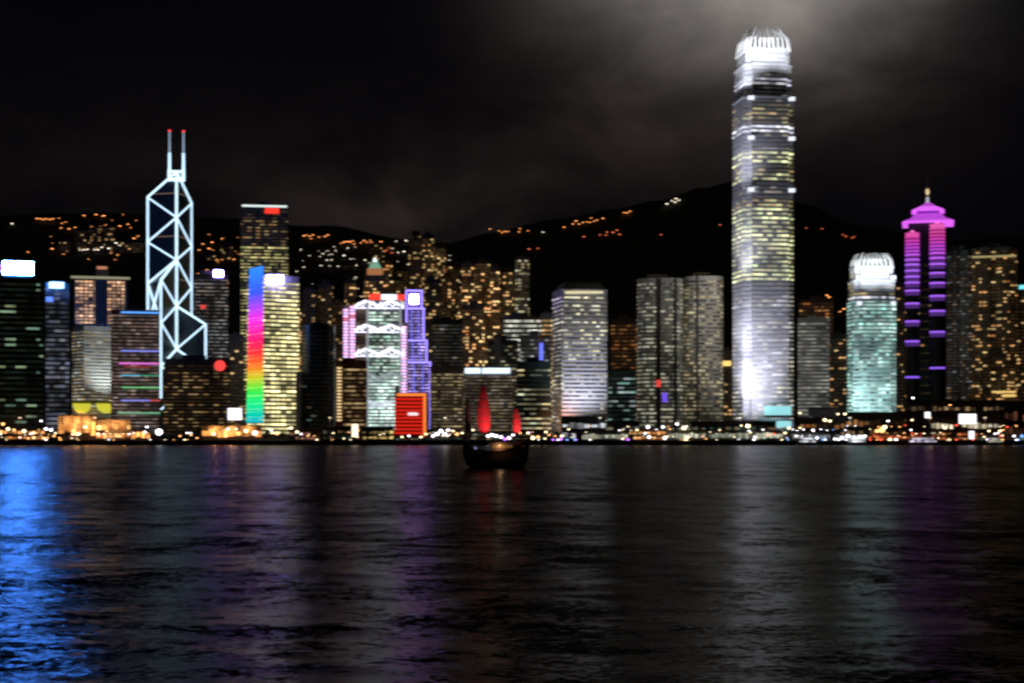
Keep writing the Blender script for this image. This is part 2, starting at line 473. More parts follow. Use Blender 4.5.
# ================================================================ landmark towers
# ---- prism tower with glowing bracing
def bracing_tower():
    Y = 1850; x = X_(176.5, Y); k = Y / F; phi = math.atan2(x, Y)
    r = thing('skyscraper', 'dark prism tower outlined by glowing white diagonal bracing with two masts on top', 'skyscraper', (x, Y, GZ), -phi)
    z = lambda row: Z_(row, Y) - GZ
    c = (0.0, 0.0)
    p1, p2, p3, p4 = [(a * k, b_ * k) for a, b_ in ((-27.5, 14.5), (-14.5, -27.5), (27.5, -14.5), (14.5, 27.5))]
    def quad(a, b_, za, zb, zc):
        q = MB(); q.quadmesh([(*a, 0), (*b_, 0), (*c, 0), (*a, za), (*b_, zb), (*c, zc)], [(0, 2, 1), (3, 4, 5), (0, 1, 4, 3), (1, 2, 5, 4), (2, 0, 3, 5)])
        q.build('glass_shaft', DRK, r)
    quad(p4, p1, z(199), z(196), z(172)); quad(p1, p2, z(283), z(283), z(260))
    quad(p3, p4, z(325), z(325), z(306)); quad(p2, p3, z(367), z(370), z(349))
    neon = glow('white tube light', (0.58, 0.82, 1.0), 1.75)
    neon2 = glow('dim white tube light', (0.6, 0.78, 1.0), 0.55)
    def br(name, a, ra, b_, rb, w=1.4, m=neon):
        o = 1.03
        MB().bar((a[0] * o, a[1] * o - (0.6 if a == c else 0), z(ra)), (b_[0] * o, b_[1] * o - (.6 if b_ == c else 0), z(rb)), w, n=4).build(name, m, r)
    for a, ra, rb in ((p1, 196, 440), (p4, 199, 440), (c, 172, 349), (p2, 283, 399), (p3, 325, 440)):
        br('column_light', a, ra, a, rb, 1.45 if a != c else 1.8)
    for a, ra, b_, rb in ((c, 172, p1, 196), (c, 172, p4, 199), (c, 260, p1, 283), (c, 260, p2, 283), (c, 306, p3, 325), (c, 349, p2, 367), (c, 349, p3, 370)):
        br('roof_edge_light', a, ra, b_, rb)
    for a, ra, b_, rb in ((p1, 196, c, 217.5), (c, 217.5, p1, 241), (p1, 241, c, 260), (p4, 199, c, 217.5), (c, 217.5, p4, 243), (p4, 243, c, 260), (c, 260, p4, 285),
                          (p4, 285, c, 306), (p2, 283, c, 306), (c, 306, p2, 325), (p2, 325, c, 349), (p1, 283, p2, 325), (p2, 283, p1, 325),
                          (p3, 325, c, 349), (c, 349, p3, 392), (p2, 367, p3, 410), (p3, 370, p2, 410)):
        br('brace_light', a, ra, b_, rb, 1.05)
    for row in (193, 236, 279):   # refuge floors seen as thin dull lines between the braces
        MB().ring(offset([p1, c, p4], 0.3)[::1], z(row + .6), z(row - .6)).build('window_band', glow('refuge floor glow', (1, .6, .35), .12), r)
    # mast base and masts
    MB().box(-8.5 * k, -5.5 * k, -2.4, 2.4, z(181), z(170)).build('mast_base', neon, r)
    MB().box(5 * k, 8.2 * k, -2.4, 2.4, z(181), z(170)).build('mast_base', neon, r)
    MB().box(-8.5 * k, 8.2 * k, -1.4, 1.4, z(172.5), z(170.5)).build('mast_beam', neon, r)
    MB().box(-8.5 * k, 8.2 * k, -1.4, 1.4, z(181), z(178)).build('mast_beam', neon, r)
    for mx in (-6.8, 6.8):
        o = MB().bar((mx * k, 0, z(171)), (mx * k, 0, z(153)), 1.5, 1.2).build('mast', neon, r)
        MB().bar((mx * k, 0, z(153)), (mx * k, 0, z(132)), 1.0, .7).build('mast_tip', neon2, o)
        MB().ball((mx * k, 0, z(131)), 1.5).build('aviation_light', glow('red aviation light', (1, .05, .05), 1.6), o)
bracing_tower()

# ---- tall tower with a claw crown and its smaller sister
def claw_tower(label, L, Cn, R, Y, th, tiers, bandmat, crown, frac, fh, plinth=None):
    x, phi, wd = place(L, R, Y)
    r = thing('skyscraper', label, 'skyscraper', (x, Y, GZ), -phi)
    poly0 = square(L, Cn, R, Y, th)
    cx = sum(p[0] for p in poly0) / 4; cyy = sum(p[1] for p in poly0) / 4
    # notched corners
    def notch(p, d=0.13):
        q = []
        for i in range(4):
            a, b_, c_ = Vector(p[i - 1]), Vector(p[i]), Vector(p[(i + 1) % 4])
            u = (a - b_) * d; v = (c_ - b_) * d
            q += [tuple(b_ + u), tuple(b_ + u * .9 + v * .9), tuple(b_ + v)]
        return q
    def scaled(p, k): return [(cx + (a - cx) * k, cyy + (b_ - cyy) * k) for a, b_ in p]
    base_poly = notch(poly0)
    z = lambda row: Z_(row, Y) - GZ
    for (rt, rb, k) in tiers:
        pk = scaled(base_poly, k)
        MB().prism(pk, z(rb), z(rt)).build('wall', SIL, r)
        MB().prism(offset(pk, 0.9), z(rt) - 1.0, z(rt) + .5).build('ledge', SIL, r)
    # mullion fins: slender verticals up the full height of each tier
    zf = 12.0; i = 0; meshes = {}
    while zf < z(tiers[0][0]) - 3:
        row = HZ - (GZ + zf - CAMZ) * F / Y
        k = next((k for rt, rb, k in tiers if rt <= row < rb), None)
        if k is not None:
            gm = bandmat(row)
            key = (k, gm.name)
            if key not in meshes: meshes[key] = MB().ring(offset(scaled(base_poly, k), 0.2), 0, fh * frac).mesh('window_band', gm)
            inst('window_band', meshes[key], r, (0, 0, zf))
        zf += fh; i += 1
    # crown of curved claws
    rt, rb, k0, k1, nfin, cm = crown
    pk = scaled(poly0, k0); pt = scaled(poly0, k1)
    MB().prism(scaled(base_poly, k1 * 0.8), z(rb), z(rt) - (z(rt) - z(rb)) * .4).build('crown_core', WHT, r)
    for e in range(4):
        a, b_ = Vector(pk[e]), Vector(pk[(e + 1) % 4]); at, bt = Vector(pt[e]), Vector(pt[(e + 1) % 4])
        for j in range(nfin):
            t = (j + .5) / nfin; dip = 1 - 0.13 * abs(math.sin(t * math.pi * 2)) * (1 if j % 2 else .6)
            p0 = a.lerp(b_, t); p1 = at.lerp(bt, t * .86 + .07); pm = p0.lerp(p1, 0.22)
            h = z(rt) - z(rb); q = MB(); wfin = (b_ - a).length / nfin * 0.30
            q.bar((*p0, z(rb) - 1), (*pm, z(rb) + h * .5), wfin, wfin * .9, 4)
            q.bar((*pm, z(rb) + h * .5), (*p1, z(rb) + h * dip), wfin * .9, wfin * .35, 4)
            q.build('crown_claw', cm, r)
    return r, z, poly0, phi, x
silv = lit('silver lit windows', (0.80, 0.80, 1.0), (0.95, 0.95, 0.95), 0.6, 0.9, 4, 0.42, 0.0, .5)
silv_d = lit('dull silver windows', (0.75, 0.78, 0.95), (1, 0.95, 0.7), 0.25, 0.55, 5, 0.16, 0.0, 1.4)
grny = lit('green yellow windows', (0.85, 1.0, 0.5), (1, 0.88, 0.48), 0.75, 1.15, 5, 0.08, 0.0, .5)
drkw = lit('dark office windows', (1, 0.8, 0.5), (0.8, 0.9, 1), 0.10, 0.7, 6, 0.03, 0.0, 1.6)
goldw = lit('gold office windows', (1, 0.62, 0.25), (0.85, 0.9, 0.4), 0.4, 1.0, 6, 0.05, 0.0, 1.0)
whit = glow('white crown ledge light', (0.78, 0.88, 1.0), 0.75)
cyan = glow('cyan lobby glass', (0.4, 0.95, 1.0), 0.8)
silv_b = lit('bright silver windows', (0.82, 0.82, 1.0), (1, 1, 1), 0.75, 1.1, 4, 0.5, 0.0, .4)
shaft = lit('shaft windows', (0.85, 0.85, 1.0), (1, 0.92, 0.6), 0.3, 1.1, 5, 0.18, 0.0, 1.2)
for m_ in (silv, silv_d, silv_b, grny, drkw, goldw, shaft):
    m_.node_tree.nodes['Principled BSDF'].inputs['Base Color'].default_value = (.32, .32, .38, 1); m_.node_tree.nodes['Principled BSDF'].inputs['Roughness'].default_value = .55
def ifc_band(row):
    if row < 50: return whit
    if row < 76: return silv_d if int(row / 5) % 2 else drkw
    if row < 86: return silv
    if row < 103: return drkw
    if row < 122: return goldw
    if row < 131: return silv
    if row < 147: return drkw
    if row < 152: return silv_d
    if row < 182: return grny if int(row / 9) % 3 else goldw
    if row < 198: return drkw
    if row < 207: return goldw
    if row < 280: return grny
    if row < 296: return silv_d
    if row < 330: return shaft if int(row / 11) % 2 else silv_d
    return shaft
crownm = glow('floodlit white crown', (0.95, 0.98, 1.0), 1.15)
r, z, poly, phi, tx = claw_tower('tallest tower, silver white with banded windows, its white claw crown touching the lit cloud', 730, 745, 795.5, 1560, 17,
    [(46, 62, .86), (62, 95, .93), (95, 440, 1.0)], ifc_band, (23, 47, .86, .58, 9, WHT), 0.5, 4.35)
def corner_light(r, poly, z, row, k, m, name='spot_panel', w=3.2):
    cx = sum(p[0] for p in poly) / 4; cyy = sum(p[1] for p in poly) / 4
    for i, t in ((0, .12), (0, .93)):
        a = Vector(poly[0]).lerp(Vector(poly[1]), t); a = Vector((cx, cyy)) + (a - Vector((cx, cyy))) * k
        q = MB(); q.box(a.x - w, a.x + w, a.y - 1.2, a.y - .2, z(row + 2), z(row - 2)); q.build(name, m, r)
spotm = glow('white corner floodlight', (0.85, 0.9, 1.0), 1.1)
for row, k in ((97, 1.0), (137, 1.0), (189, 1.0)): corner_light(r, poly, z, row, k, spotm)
# real floodlights on the setbacks wash the crown and the upper walls
def spot_world(root, p, aim, power, col, cone, size=1.0):
    """a lamp parented to its tower, given in world coordinates"""
    C.view_layer.update()
    o = lamp('SPOT', 'spot_light', p, power, col, None, size, aim, cone, 1.0)
    mw = o.matrix_basis.copy(); o.parent = root; o.matrix_parent_inverse = root.matrix_basis.inverted(); return o
for px, dx in ((738, -14), (762, 0), (788, 12)):
    spot_world(r, Vector((X_(px, 1550) + dx, 1528, Z_(72, 1550))), Vector((X_(px, 1560), 1572, Z_(34, 1560))), 1.9e5, (0.95, 0.98, 1), 80)
for dz, pw, aimrow in ((30, 7e5, 345), (70, 7e5, 300), (150, 5e5, 220), (240, 5e5, 130)):
    spot_world(r, Vector((X_(722, 1530), 1538, dz)), Vector((X_(742, 1575), 1575, Z_(aimrow, 1560))), pw * .5, (.86, .87, 1), 75, 1.5)
spot_world(r, Vector((X_(738, 1500), 1512, 27)), Vector((X_(744, 1565), 1570, Z_(345, 1560))), 3.5e5, (.86, .86, 1), 80, 1.5)
spot_world(r, Vector((X_(752, 1500), 1518, 27)), Vector((X_(752, 1565), 1570, Z_(385, 1560))), 2.2e5, (.86, .86, 1), 75, 1.5)
spot_world(r, Vector((X_(733, 1545), 1548, Z_(88, 1550))), Vector((X_(741, 1575), 1580, Z_(50, 1560))), 1.3e5, (.95, .98, 1), 90)
# lobby glazing and podium lights
t2 = dict(root=r, Y=1560, base=GZ, x=tx)
panel(t2, 'lobby_glass', cyan, 764.5, 791, 406, 415, -3.4, -0.4); panel(t2, 'lobby_glass', cyan, 764.5, 791, 421, 427, -3.4, -.4)
panel(t2, 'canopy', WHT, 762, 793, 415.6, 417.6, -5.5, -.4)

def sis_band(row):
    if row < 272: return silv
    if row < 296: return goldw if int(row / 6) % 2 else drkw
    if row < 300: return silv
    return lit('turquoise office windows', (0.42, 0.92, 0.82), (0.75, 1, 0.9), 0.8, 0.85, 4, 0.2, 0.0, .6)
r1, z1, poly1, phi1, tx1 = claw_tower('turquoise tower with a low white claw crown, a smaller sister of the tallest tower', 846, 854, 897, 1640, 14,
    [(266, 280, .88), (280, 300, .95), (300, 440, 1.0)], sis_band, (251, 267, .86, .68, 8, WHT), 0.6, 4.0)
for px, dx in ((850, -10), (871, 0), (892, 10)):
    spot_world(r1, Vector((X_(px, 1630) + dx, 1610, Z_(288, 1630))), Vector((X_(px, 1640), 1652, Z_(258, 1640))), 1.5e5, (0.9, 0.98, 1), 85)
spot_world(r1, Vector((X_(843, 1620), 1625, 8)), Vector((X_(856, 1655), 1660, Z_(330, 1640))), 5e5, (.6, 1, .95), 60, 1.5)
spot_world(r1, Vector((X_(870, 1590), 1600, 8)), Vector((X_(872, 1650), 1655, Z_(370, 1640))), 3e5, (.6, 1, .95), 90, 1.5)
for row in (277, 303): corner_light(r1, poly1, z1, row, .97, spotm, w=2.6)

# ---- purple pagoda tower
def pagoda_tower():
    Y = 1950; L, R = 904, 947
    x, phi, wd = place(L, R, Y); k = Y / F
    r = thing('skyscraper', 'dark tower with pink and purple light rings under a magenta pagoda roof and spire', 'skyscraper', (x, Y, GZ), -phi)
    z = lambda row: Z_(row, Y) - GZ; lx = lambda px: (X_(px, Y) - x) * math.cos(phi)
    D = 46
    MB().box(lx(908), lx(942), 8, D, 0, z(219)).build('wall', DRK, r)
    def bay(l, r_, n=9):
        a, b_ = lx(l), lx(r_); rad = (b_ - a) / 2; c = (a + b_) / 2
        return [(c + rad * math.cos(math.radians(180 + 180 * i / n)), 8 + rad * .75 * math.sin(math.radians(180 + 180 * i / n))) for i in range(n + 1)]
    grad = [(222, (1.0, 0.16, 0.55)), (236, (1.0, 0.07, 0.50)), (246, (0.8, 0.08, 0.9)), (262, (0.48, 0.14, 1.0)), (400, (0.28, 0.12, 1.0))]
    def colr(row):
        for (a, ca), (b_, cb) in zip(grad, grad[1:]):
            if row <= b_:
                t = max(0, (row - a) / (b_ - a)); return tuple(u + (v - u) * t for u, v in zip(ca, cb))
        return grad[-1][1]
    for l, r_, ap, rows in ((905.5, 919, 229, [233, 236.5, 240, 243.5, 247, 250.5, 254, 259, 264, 270, 276, 282, 290, 303, 321, 341, 377]),
                            (930, 944.5, 221, [225, 228.5, 232, 235.5, 239, 242.5, 246, 249.5, 253, 258, 264, 273, 283, 296, 311, 332, 368])):
        p = bay(l, r_)
        MB().prism(p, 0, z(ap + 6)).build('bay_wall', DRK, r)
        c = (lx((l + r_) / 2), 8)
        MB().prism(p, z(ap + 6), z(ap), top=[(c[0] + (a - c[0]) * .15, c[1] + (b_ - c[1]) * .15) for a, b_ in p]).build('bay_cap', glow('pink cap light', (1, .2, .6), .85), r)
        for i, row in enumerate(rows):
            dense = row < 252
            cc = colr(row)
            m = glow('ring light %d' % int(row), cc, 0.66 if dense else 0.95)
            h = 1.25 if dense else 1.0
            o = offset(p, 0.5)
            MB().ring(o, z(row + h), z(row - h)).build('ring_light', m, r)
            if not dense and i + 1 < len(rows):   # glowing strip stands in for the wash a ring throws on the glass
                m2 = glow('painted ring wash %d' % int(row), cc, 0.16)
                MB().ring(offset(p, 0.25), z(min(rows[i + 1] - 1.2, row + 5)), z(row + 1.05)).build('painted_ring_wash', m2, r)
    for row in range(264, 420, 8):
        MB().ring(offset([(lx(908), 8), (lx(942), 8), (lx(942), D), (lx(908), D)], .2), z(row + 2), z(row)).build('window_band', apt_d, r)
    pk = glow('magenta roof light', (0.82, 0.14, 1.0), 1.0); pk2 = glow('violet roof light', (0.5, 0.06, 0.8), 0.28)
    def sq(l, r_): a = (lx(r_) - lx(l)) / 2; c = (lx(l) + lx(r_)) / 2; return [(c - a, 25 - a), (c + a, 25 - a), (c + a, 25 + a), (c - a, 25 + a)]
    def frust(n, l0, r0, a, l1, r1_, b_, m):
        q = MB(); q.prism(sq(l0, r0), z(a), z(b_), top=sq(l1, r1_)); q.build(n, m, r)
    pkm = glow('magenta slope light', (0.72, 0.10, 0.95), 0.6)
    frust('eave', 902, 954, 222, 904, 952, 220.6, pk); frust('roof', 904, 952, 220.6, 911, 945, 217, pkm); frust('roof', 911, 945, 217, 915, 941, 212.5, pkm)
    frust('roof_neck', 916, 940, 212.5, 917, 939, 209.5, pk2); frust('upper_eave', 911.5, 944.5, 209.5, 913, 943, 208.3, pk); frust('upper_roof', 913, 943, 208.3, 920, 936, 204.5, pk); frust('upper_roof', 920, 936, 204.5, 926, 930, 200, pkm)
    MB().bar((lx(927.5), 25, z(203)), (lx(927.5), 25, z(194)), 2.4, 1.5).build('spire_base', glow('pale spire light', (.9, .9, 1), .5), r)
    MB().ball((lx(927.5), 25, z(189)), 2.3, 2.3, 4.4).build('spire_bulb', glow('gold spire light', (1, .75, .4), .75), r)
    MB().bar((lx(927.5), 25, z(185)), (lx(927.5), 25, z(168)), 1.0, .3).build('spire', wall('spire steel', (.25, .22, .2)), r)
pagoda_tower()

# ---- rainbow slab
def rainbow():
    Y = 1620
    t = tower('skyscraper', 'bright yellow banded tower with a rainbow light strip running down one side', 247, 299, 276, Y, BEI, rain_y, corner=264, th=24, fh=4.3, gfrac=.52)
    r = t['root']; z = lambda row: Z_(row, Y) - GZ
    cols = [(266, (0.10, 0.42, 1.0)), (290, (0.12, 0.22, 1.0)), (304, (0.55, 0.15, 0.95)), (318, (1.0, 0.10, 0.85)), (338, (1.0, 0.05, 0.30)), (352, (1.0, 0.12, 0.12)),
            (364, (1.0, 0.32, 0.06)), (376, (0.75, 0.75, 0.08)), (388, (0.15, 0.9, 0.15)), (402, (0.03, 0.95, 0.42)), (422, (0.0, 0.60, 0.75))]
    pc, pl = Vector(t['poly'][0]), Vector(t['poly'][3])
    n = (pl - pc).normalized(); nn = Vector((n.y, -n.x)) * -1
    if nn.y > 0: nn = -nn
    row = 266.0; step = 2.7; i = 0
    while row < 421:
        f = (row - 266) / 155
        for (a, ca), (b_, cb) in zip(cols, cols[1:]):
            if a <= row <= b_: tt = (row - a) / (b_ - a); cc = tuple(u + (v - u) * tt for u, v in zip(ca, cb)); break
        s0 = 0.02; s1 = 0.80 + 0.2 * f
        a = pc.lerp(pl, s0) ; b_ = pc.lerp(pl, s1)
        vs = []
        for zz in (z(row + step * .88), z(row)):
            for p in (a, b_):
                vs.append((p.x + nn.x * .35, p.y + nn.y * .35, zz)); 
            for p in (b_, a):
                vs.append((p.x + nn.x * 1.6, p.y + nn.y * 1.6, zz))
        MB().quadmesh(vs, [(0, 1, 2, 3), (7, 6, 5, 4), (0, 4, 5, 1), (1, 5, 6, 2), (2, 6, 7, 3), (3, 7, 4, 0)]).build('led_panel', glow('led colour %d' % i, tuple(v ** 1.5 for v in cc), 1.05), r)
        row += step; i += 1
    a = pc.lerp(pl, 0.0); b_ = pc.lerp(pl, .82)
    MB().quadmesh([(a.x, a.y, z(276) + 1.3), (b_.x, b_.y, z(276) + 1.3), (b_.x, b_.y + 1.5, z(276) + 1.3), (a.x, a.y + 1.5, z(276) + 1.3),
                   (a.x, a.y, z(265)), (b_.x, b_.y, z(265)), (b_.x, b_.y + 1.5, z(265)), (a.x, a.y + 1.5, z(265))], [(0, 1, 2, 3), (7, 6, 5, 4), (0, 4, 5, 1), (1, 5, 6, 2), (2, 6, 7, 3), (3, 7, 4, 0)]).build('screen_frame', DRK, r)
    panel(t, 'roof_sign', glow('white roof sign', (0.28, 0.26, 1), 38, True), 267, 283, 275, 284, -1.4, -.5)
    MB().box(loc_x(t, 296), loc_x(t, 301), 10, 32, 0, z(371)).build('annex', BEI, r)
rainbow()

# ---- white truss bank
def truss_bank():
    Y = 1750; L, R = 343, 408
    x, phi, wd = place(L, R, Y); r = thing('bank_building', 'bank tower hung from white glowing chevron trusses with pink side ladders', 'bank building', (x, Y, GZ), -phi)
    z = lambda row: Z_(row, Y) - GZ; lx = lambda px: (X_(px, Y) - x) * math.cos(phi)
    MB().box(lx(367), lx(401), 0, 30, 0, z(300)).build('main_block', wall('steel grey cladding', (.22, .23, .25), .5), r)
    MB().box(lx(355), lx(367), 3, 30, 0, z(306)).build('side_block', BRN, r)
    MB().box(lx(343.5), lx(355), 6, 26, 0, z(305)).build('service_core', CON, r)
    MB().box(lx(401), lx(408), 6, 26, 0, z(322)).build('service_core', CON, r)
    ww = glow('white truss light', (0.85, 0.85, 1.0), 1.7); w2 = glow('soft truss light', (.7, .85, .85), .4)
    for rr, m in ((304, ww), (328, ww), (352, ww), (376, w2), (403, glow('low truss light', (.8, .9, 1), .8))):
        pts = [(355, rr + 2.6), (366, rr - 3.2), (379, rr + 2.4), (390, rr - 3.2), (404, rr + 2.6)] if rr < 400 else [(368, rr - 2), (380, rr + 2), (393, rr - 2)]
        q = MB()
        for (a, ra), (b_, rb) in zip(pts, pts[1:]): q.bar((lx(a), -1.6, z(ra)), (lx(b_), -1.6, z(rb)), 1.9, n=4)
        q.bar((lx(pts[0][0]), -1.6, z(rr + 4.2)), (lx(pts[-1][0]), -1.6, z(rr + 4.2)), .9, n=4)
        for s_ in range(13):
            a_, b2 = pts[0][0] + (pts[-1][0] - pts[0][0]) * s_ / 13, pts[0][0] + (pts[-1][0] - pts[0][0]) * (s_ + 1) / 13
            up_, dn_ = rnd.uniform(-3, 0), rnd.uniform(2, 6)
            q.bar((lx(a_), -1.3, z(rr + (up_ if s_ % 2 else dn_))), (lx(b2), -1.3, z(rr + (dn_ if s_ % 2 else up_))), .75, n=4)
        q.build('hanger_truss', m, r)
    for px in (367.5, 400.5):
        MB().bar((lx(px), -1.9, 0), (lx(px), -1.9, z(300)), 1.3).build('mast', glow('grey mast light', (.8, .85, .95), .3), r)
    p1 = glow('pink ladder light', (1.0, .5, .85), 1.6); p2 = glow('lilac ladder light', (.75, .55, 1.0), 1.4); p3 = glow('rose ladder light', (1, .25, .4), .8)
    for a, b_, r0, r1_ in ((343.5, 348, 309, 362), (350, 355, 306, 358), (401.5, 406.5, 326, 394)):
        i = 0; row = r0
        while row < r1_:
            MB().box(lx(a), lx(b_), 4.4, 5.9, z(row + 2.0), z(row)).build('ladder_light', (p1, p2, p1, p3)[i % 4] if row < 325 else (p1, p2)[i % 2], r)
            row += 3.1; i += 1
    gb = lit('dim green floors', (.5, .9, .7), (.9, .95, .9), .6, 1.4, 4, .14)
    gt = lit('mint floors', (.62, 1.0, .85), (.9, 1, .95), .92, 1.25, 3, .35, 0, .3)
    row = 312
    while row < 430:
        a, b_ = (367.9, 400.1) if row < 385 else (367.9, 395)
        MB().box(lx(a), lx(b_), -.6, -.05, z(row + 1.9), z(row)).build('window_band', gb if row < 374 else gt, r)
        if row > 318: MB().box(lx(355.5), lx(366.6), 2.5, 2.95, z(row + 1.5), z(row)).build('window_band', off_b, r)
        row += 3.4
    MB().box(lx(395.2), lx(400.9), -.5, -.05, 0, z(386)).build('stair_shaft', CON, r)
    q = MB(); q.box(lx(369), lx(405), 2, 4, z(300.3), z(293.5)); fr = q.build('roof_banner', DRK, r)
    for a, b_, cc in ((369.5, 381, (1, .05, .03)), (381.2, 397, (.8, .9, 1)), (397.2, 404.5, (1, .05, .03))):
        MB().box(lx(a), lx(b_), 1.4, 1.9, z(300), z(294)).build('screen', glow('banner %s' % (cc,), cc, 1.3, True), fr)
truss_bank()

# ---- stepped neon tower
def neon_tower():
    Y = 1860; x, phi, wd = place(405, 431, Y)
    r = thing('skyscraper', 'stepped tower outlined in violet blue neon beside the white truss bank', 'skyscraper', (x, Y, GZ), -phi)
    z = lambda row: Z_(row, Y) - GZ; lx = lambda px: (X_(px, Y) - x) * math.cos(phi)
    vio = glow('violet neon', (.33, .25, 1.0), 2.0); blu = glow('blue neon', (.16, .18, 1.0), 1.6)
    tiers = [(406, 422, 290, 308, 20), (406, 424, 308, 340, 24), (406.5, 427, 340, 362, 28), (406.5, 430.5, 362, 440, 32)]
    vb = lit('violet lit floors', (.36, .26, 1.0), (.7, .5, 1.0), .7, 1.0, 4, .3, 0, .6)
    for i, (l, r_, rt, rb, d) in enumerate(tiers):
        y0 = (3 - i) * 1.6
        MB().box(lx(l), lx(r_), y0, y0 + d, z(440 if i == 3 else rb), z(rt)).build('tier', DKB, r)
        inner = [l + (r_ - l) * .3, l + (r_ - l) * .68]
        for px in [l + .4, r_ - .4]:
            MB().box(lx(px) - .9, lx(px) + .9, y0 - 1.6, y0 - .1, z(min(rb, 432)), z(rt)).build('neon_tube', vio, r)
        for px in inner:
            MB().box(lx(px) - .4, lx(px) + .4, y0 - 1.2, y0 - .1, z(min(rb, 400)), z(rt)).build('neon_tube', blu, r)
        MB().box(lx(l) - .5, lx(r_) + .5, y0 - 1.9, y0 - .1, z(rt + 1.2), z(rt - .4)).build('neon_tube', vio, r)
        row = rt + 3
        while row < min(rb, 402) - 2:
            MB().box(lx(l + 1.2), lx(r_ - 1.4), y0 - .6, y0 - .05, z(row + 1.5), z(row)).build('window_band', vb if i else drkw, r); row += 3.2
    MB().box(lx(410), lx(418), 3.2, 4.6, z(304), z(294)).build('roof_emblem', glow('pale cyan emblem', (.50, .32, 1), 30, True), r)
neon_tower()

# ---- led banded hotel-like block with blue roof bar
t = tower('office_tower', 'brown office tower with blue, magenta and green light stripes below the diagonal braced tower', 111, 160, 311, 1500, wall('mauve tile', (.3, .22, .2)), lit('mauve floors', (1, .62, .5), (.9, .75, .7), .25, .5, 4, .16, 0, .6), fh=3.4, gfrac=.5)
for row, a, b_, cc, s in ((312.5, 121, 159, (.10, .35, 1), 1.5), (351, 121, 160, (.25, .30, 1), 1.0), (363.5, 119, 159, (1, .2, .9), 1.0), (367, 124, 150, (.8, .1, .1), .35), (375.5, 121, 140, (.15, .55, .8), .8), (375.5, 140, 160, (.1, .55, .3), .5),
                          (387.5, 122, 160, (.25, .9, .35), .65), (400.5, 121, 150, (.3, .3, 1), .9), (400.5, 150, 160, (1, .15, .15), .6), (413, 118, 160, (.3, .9, .5), .55)):
    panel(t, 'light_stripe', glow('stripe %s' % (cc,), cc, s), a, b_, row - .65, row + .65, -1.2, -.3)

# ---- flat topped tower with white roof edge
t = tower('skyscraper', 'dark flat topped tower with a white roof edge and red sign behind the rainbow tower', 241, 288, 206, 1900, DRK, off_y, fh=4.0, gfrac=.5,
          styles=[(0, 222, lit('faint office windows', WARM, YEL, .3, .12, 5, .05)), (222, 246, off_b)], depth=44)
panel(t, 'roof_edge_light', glow('white roof edge', (.85, 1, .95), .95), 242, 287, 205.2, 207.2, -1.6, -.6)
panel(t, 'roof_sign', glow('red roof sign', (1, .04, .02), 1.3, True), 265, 279, 208, 213.5, -1.6, -.6)

# ---- faceted roof tower with round-shouldered top
t = tower('skyscraper', 'pale lavender tower with a chamfered hip roof, floodlit from its foot', 552, 607, 290, 1560, wall('pale lavender stone', (.55, .54, .62), .6, .1), lit('scattered bright windows', (1, .9, .5), (1, 1, .85), .25, 2.0, 4, .07, .05, 1.8),
          corner=562, th=14, fh=4.1, gfrac=.42, plant=False)
p = t['poly']; cx, cyy = t['c']
MB().prism(offset(p, -.3), t['H'] + 1.2, loc_z(t, 281), top=[(cx + (a - cx) * .74, cyy + (b_ - cyy) * .74) for a, b_ in p]).build('roof', wall('dull roof metal', (.2, .2, .18), .5), t['root'])
panel(t, 'light_band', glow('yellow top floor', (1, .9, .5), .75), 565, 603, 291, 293.5, .6, 1.4)
for i, (px, pw) in enumerate(((570, 1.7e5), (585, 2.2e5), (600, 1.7e5))):
    flood('floodlight', ('floodlight at the foot of the hip roofed tower, %s' % ('under its corner', 'at the middle', 'by the dark gap')[i]), px, 0, 1536, (X_(px + 1, 1560), 1562, 115), pw, (.85, .87, 1), 85, 'floodlights of the hip roofed tower')
flood('floodlight', 'orange floodlight at the corner of the hip roofed tower', 558, 0, 1532, (X_(558, 1560), 1566, 26), 1.6e5, (1, .3, .12), 70)

# ---- floodlit square block on yellow canopies
t = tower('office_tower', 'grey floodlit office block on bright yellow canopies', 72, 121, 327, 1580, CON, lit('cold office windows', (.85, .95, .95), YEL, .09, 1.1, 5, .14, .0, 1.0), corner=84, th=24, fh=3.4, gfrac=.5)  # faint glow of every pane partly stands in for the floodlit facade
for a, b_, l2, r2 in ((73, 91, 77, 89), (96, 122, 101, 117)):
    q = MB(); k0 = loc_x(t, a); k1 = loc_x(t, b_); k2 = loc_x(t, l2); k3 = loc_x(t, r2)
    zb_, zt_ = loc_z(t, 413), loc_z(t, 403.8); lv = [(0, .42), (.18, .68), (.42, .86), (.7, .96), (1, 1)]
    for (h0, f0), (h1, f1) in zip(lv, lv[1:]):
        rec = lambda f_: [(k0 + (k1 - k0) * (.5 - f_ / 2), 2 - 14 * f_), (k0 + (k1 - k0) * (.5 + f_ / 2), 2 - 14 * f_), (k0 + (k1 - k0) * (.5 + f_ / 2), 2), (k0 + (k1 - k0) * (.5 - f_ / 2), 2)]
        q.prism(rec(f0), zb_ + (zt_ - zb_) * h0, zb_ + (zt_ - zb_) * h1, top=rec(f1))
    q.build('canopy', glow('yellow lit canopy', (.85, .8, .06), .75), t['root'])
panel(t, 'canopy_beam', wall('yellow beam', (.4, .36, .2)), 72, 123, 400.5, 403.6, -10, -.5)
for i, px in enumerate((84, 110)):
    flood('floodlight', 'floodlight standing on the %s canopy of the grey block' % ('smaller yellow', 'larger yellow')[i], px, 0, 1570, (X_(px + 2, 1580), 1583, 84), 3.2e5, (.85, .95, .95), 120, 'floodlights of the grey block', base=Z_(403.8, 1572) + .1)
flood('floodlight', 'orange floodlight washing the side of the grey office block', 74, 0, 1560, (X_(78, 1590), 1592, 40), 1.1e5, (1, .38, .15), 70)

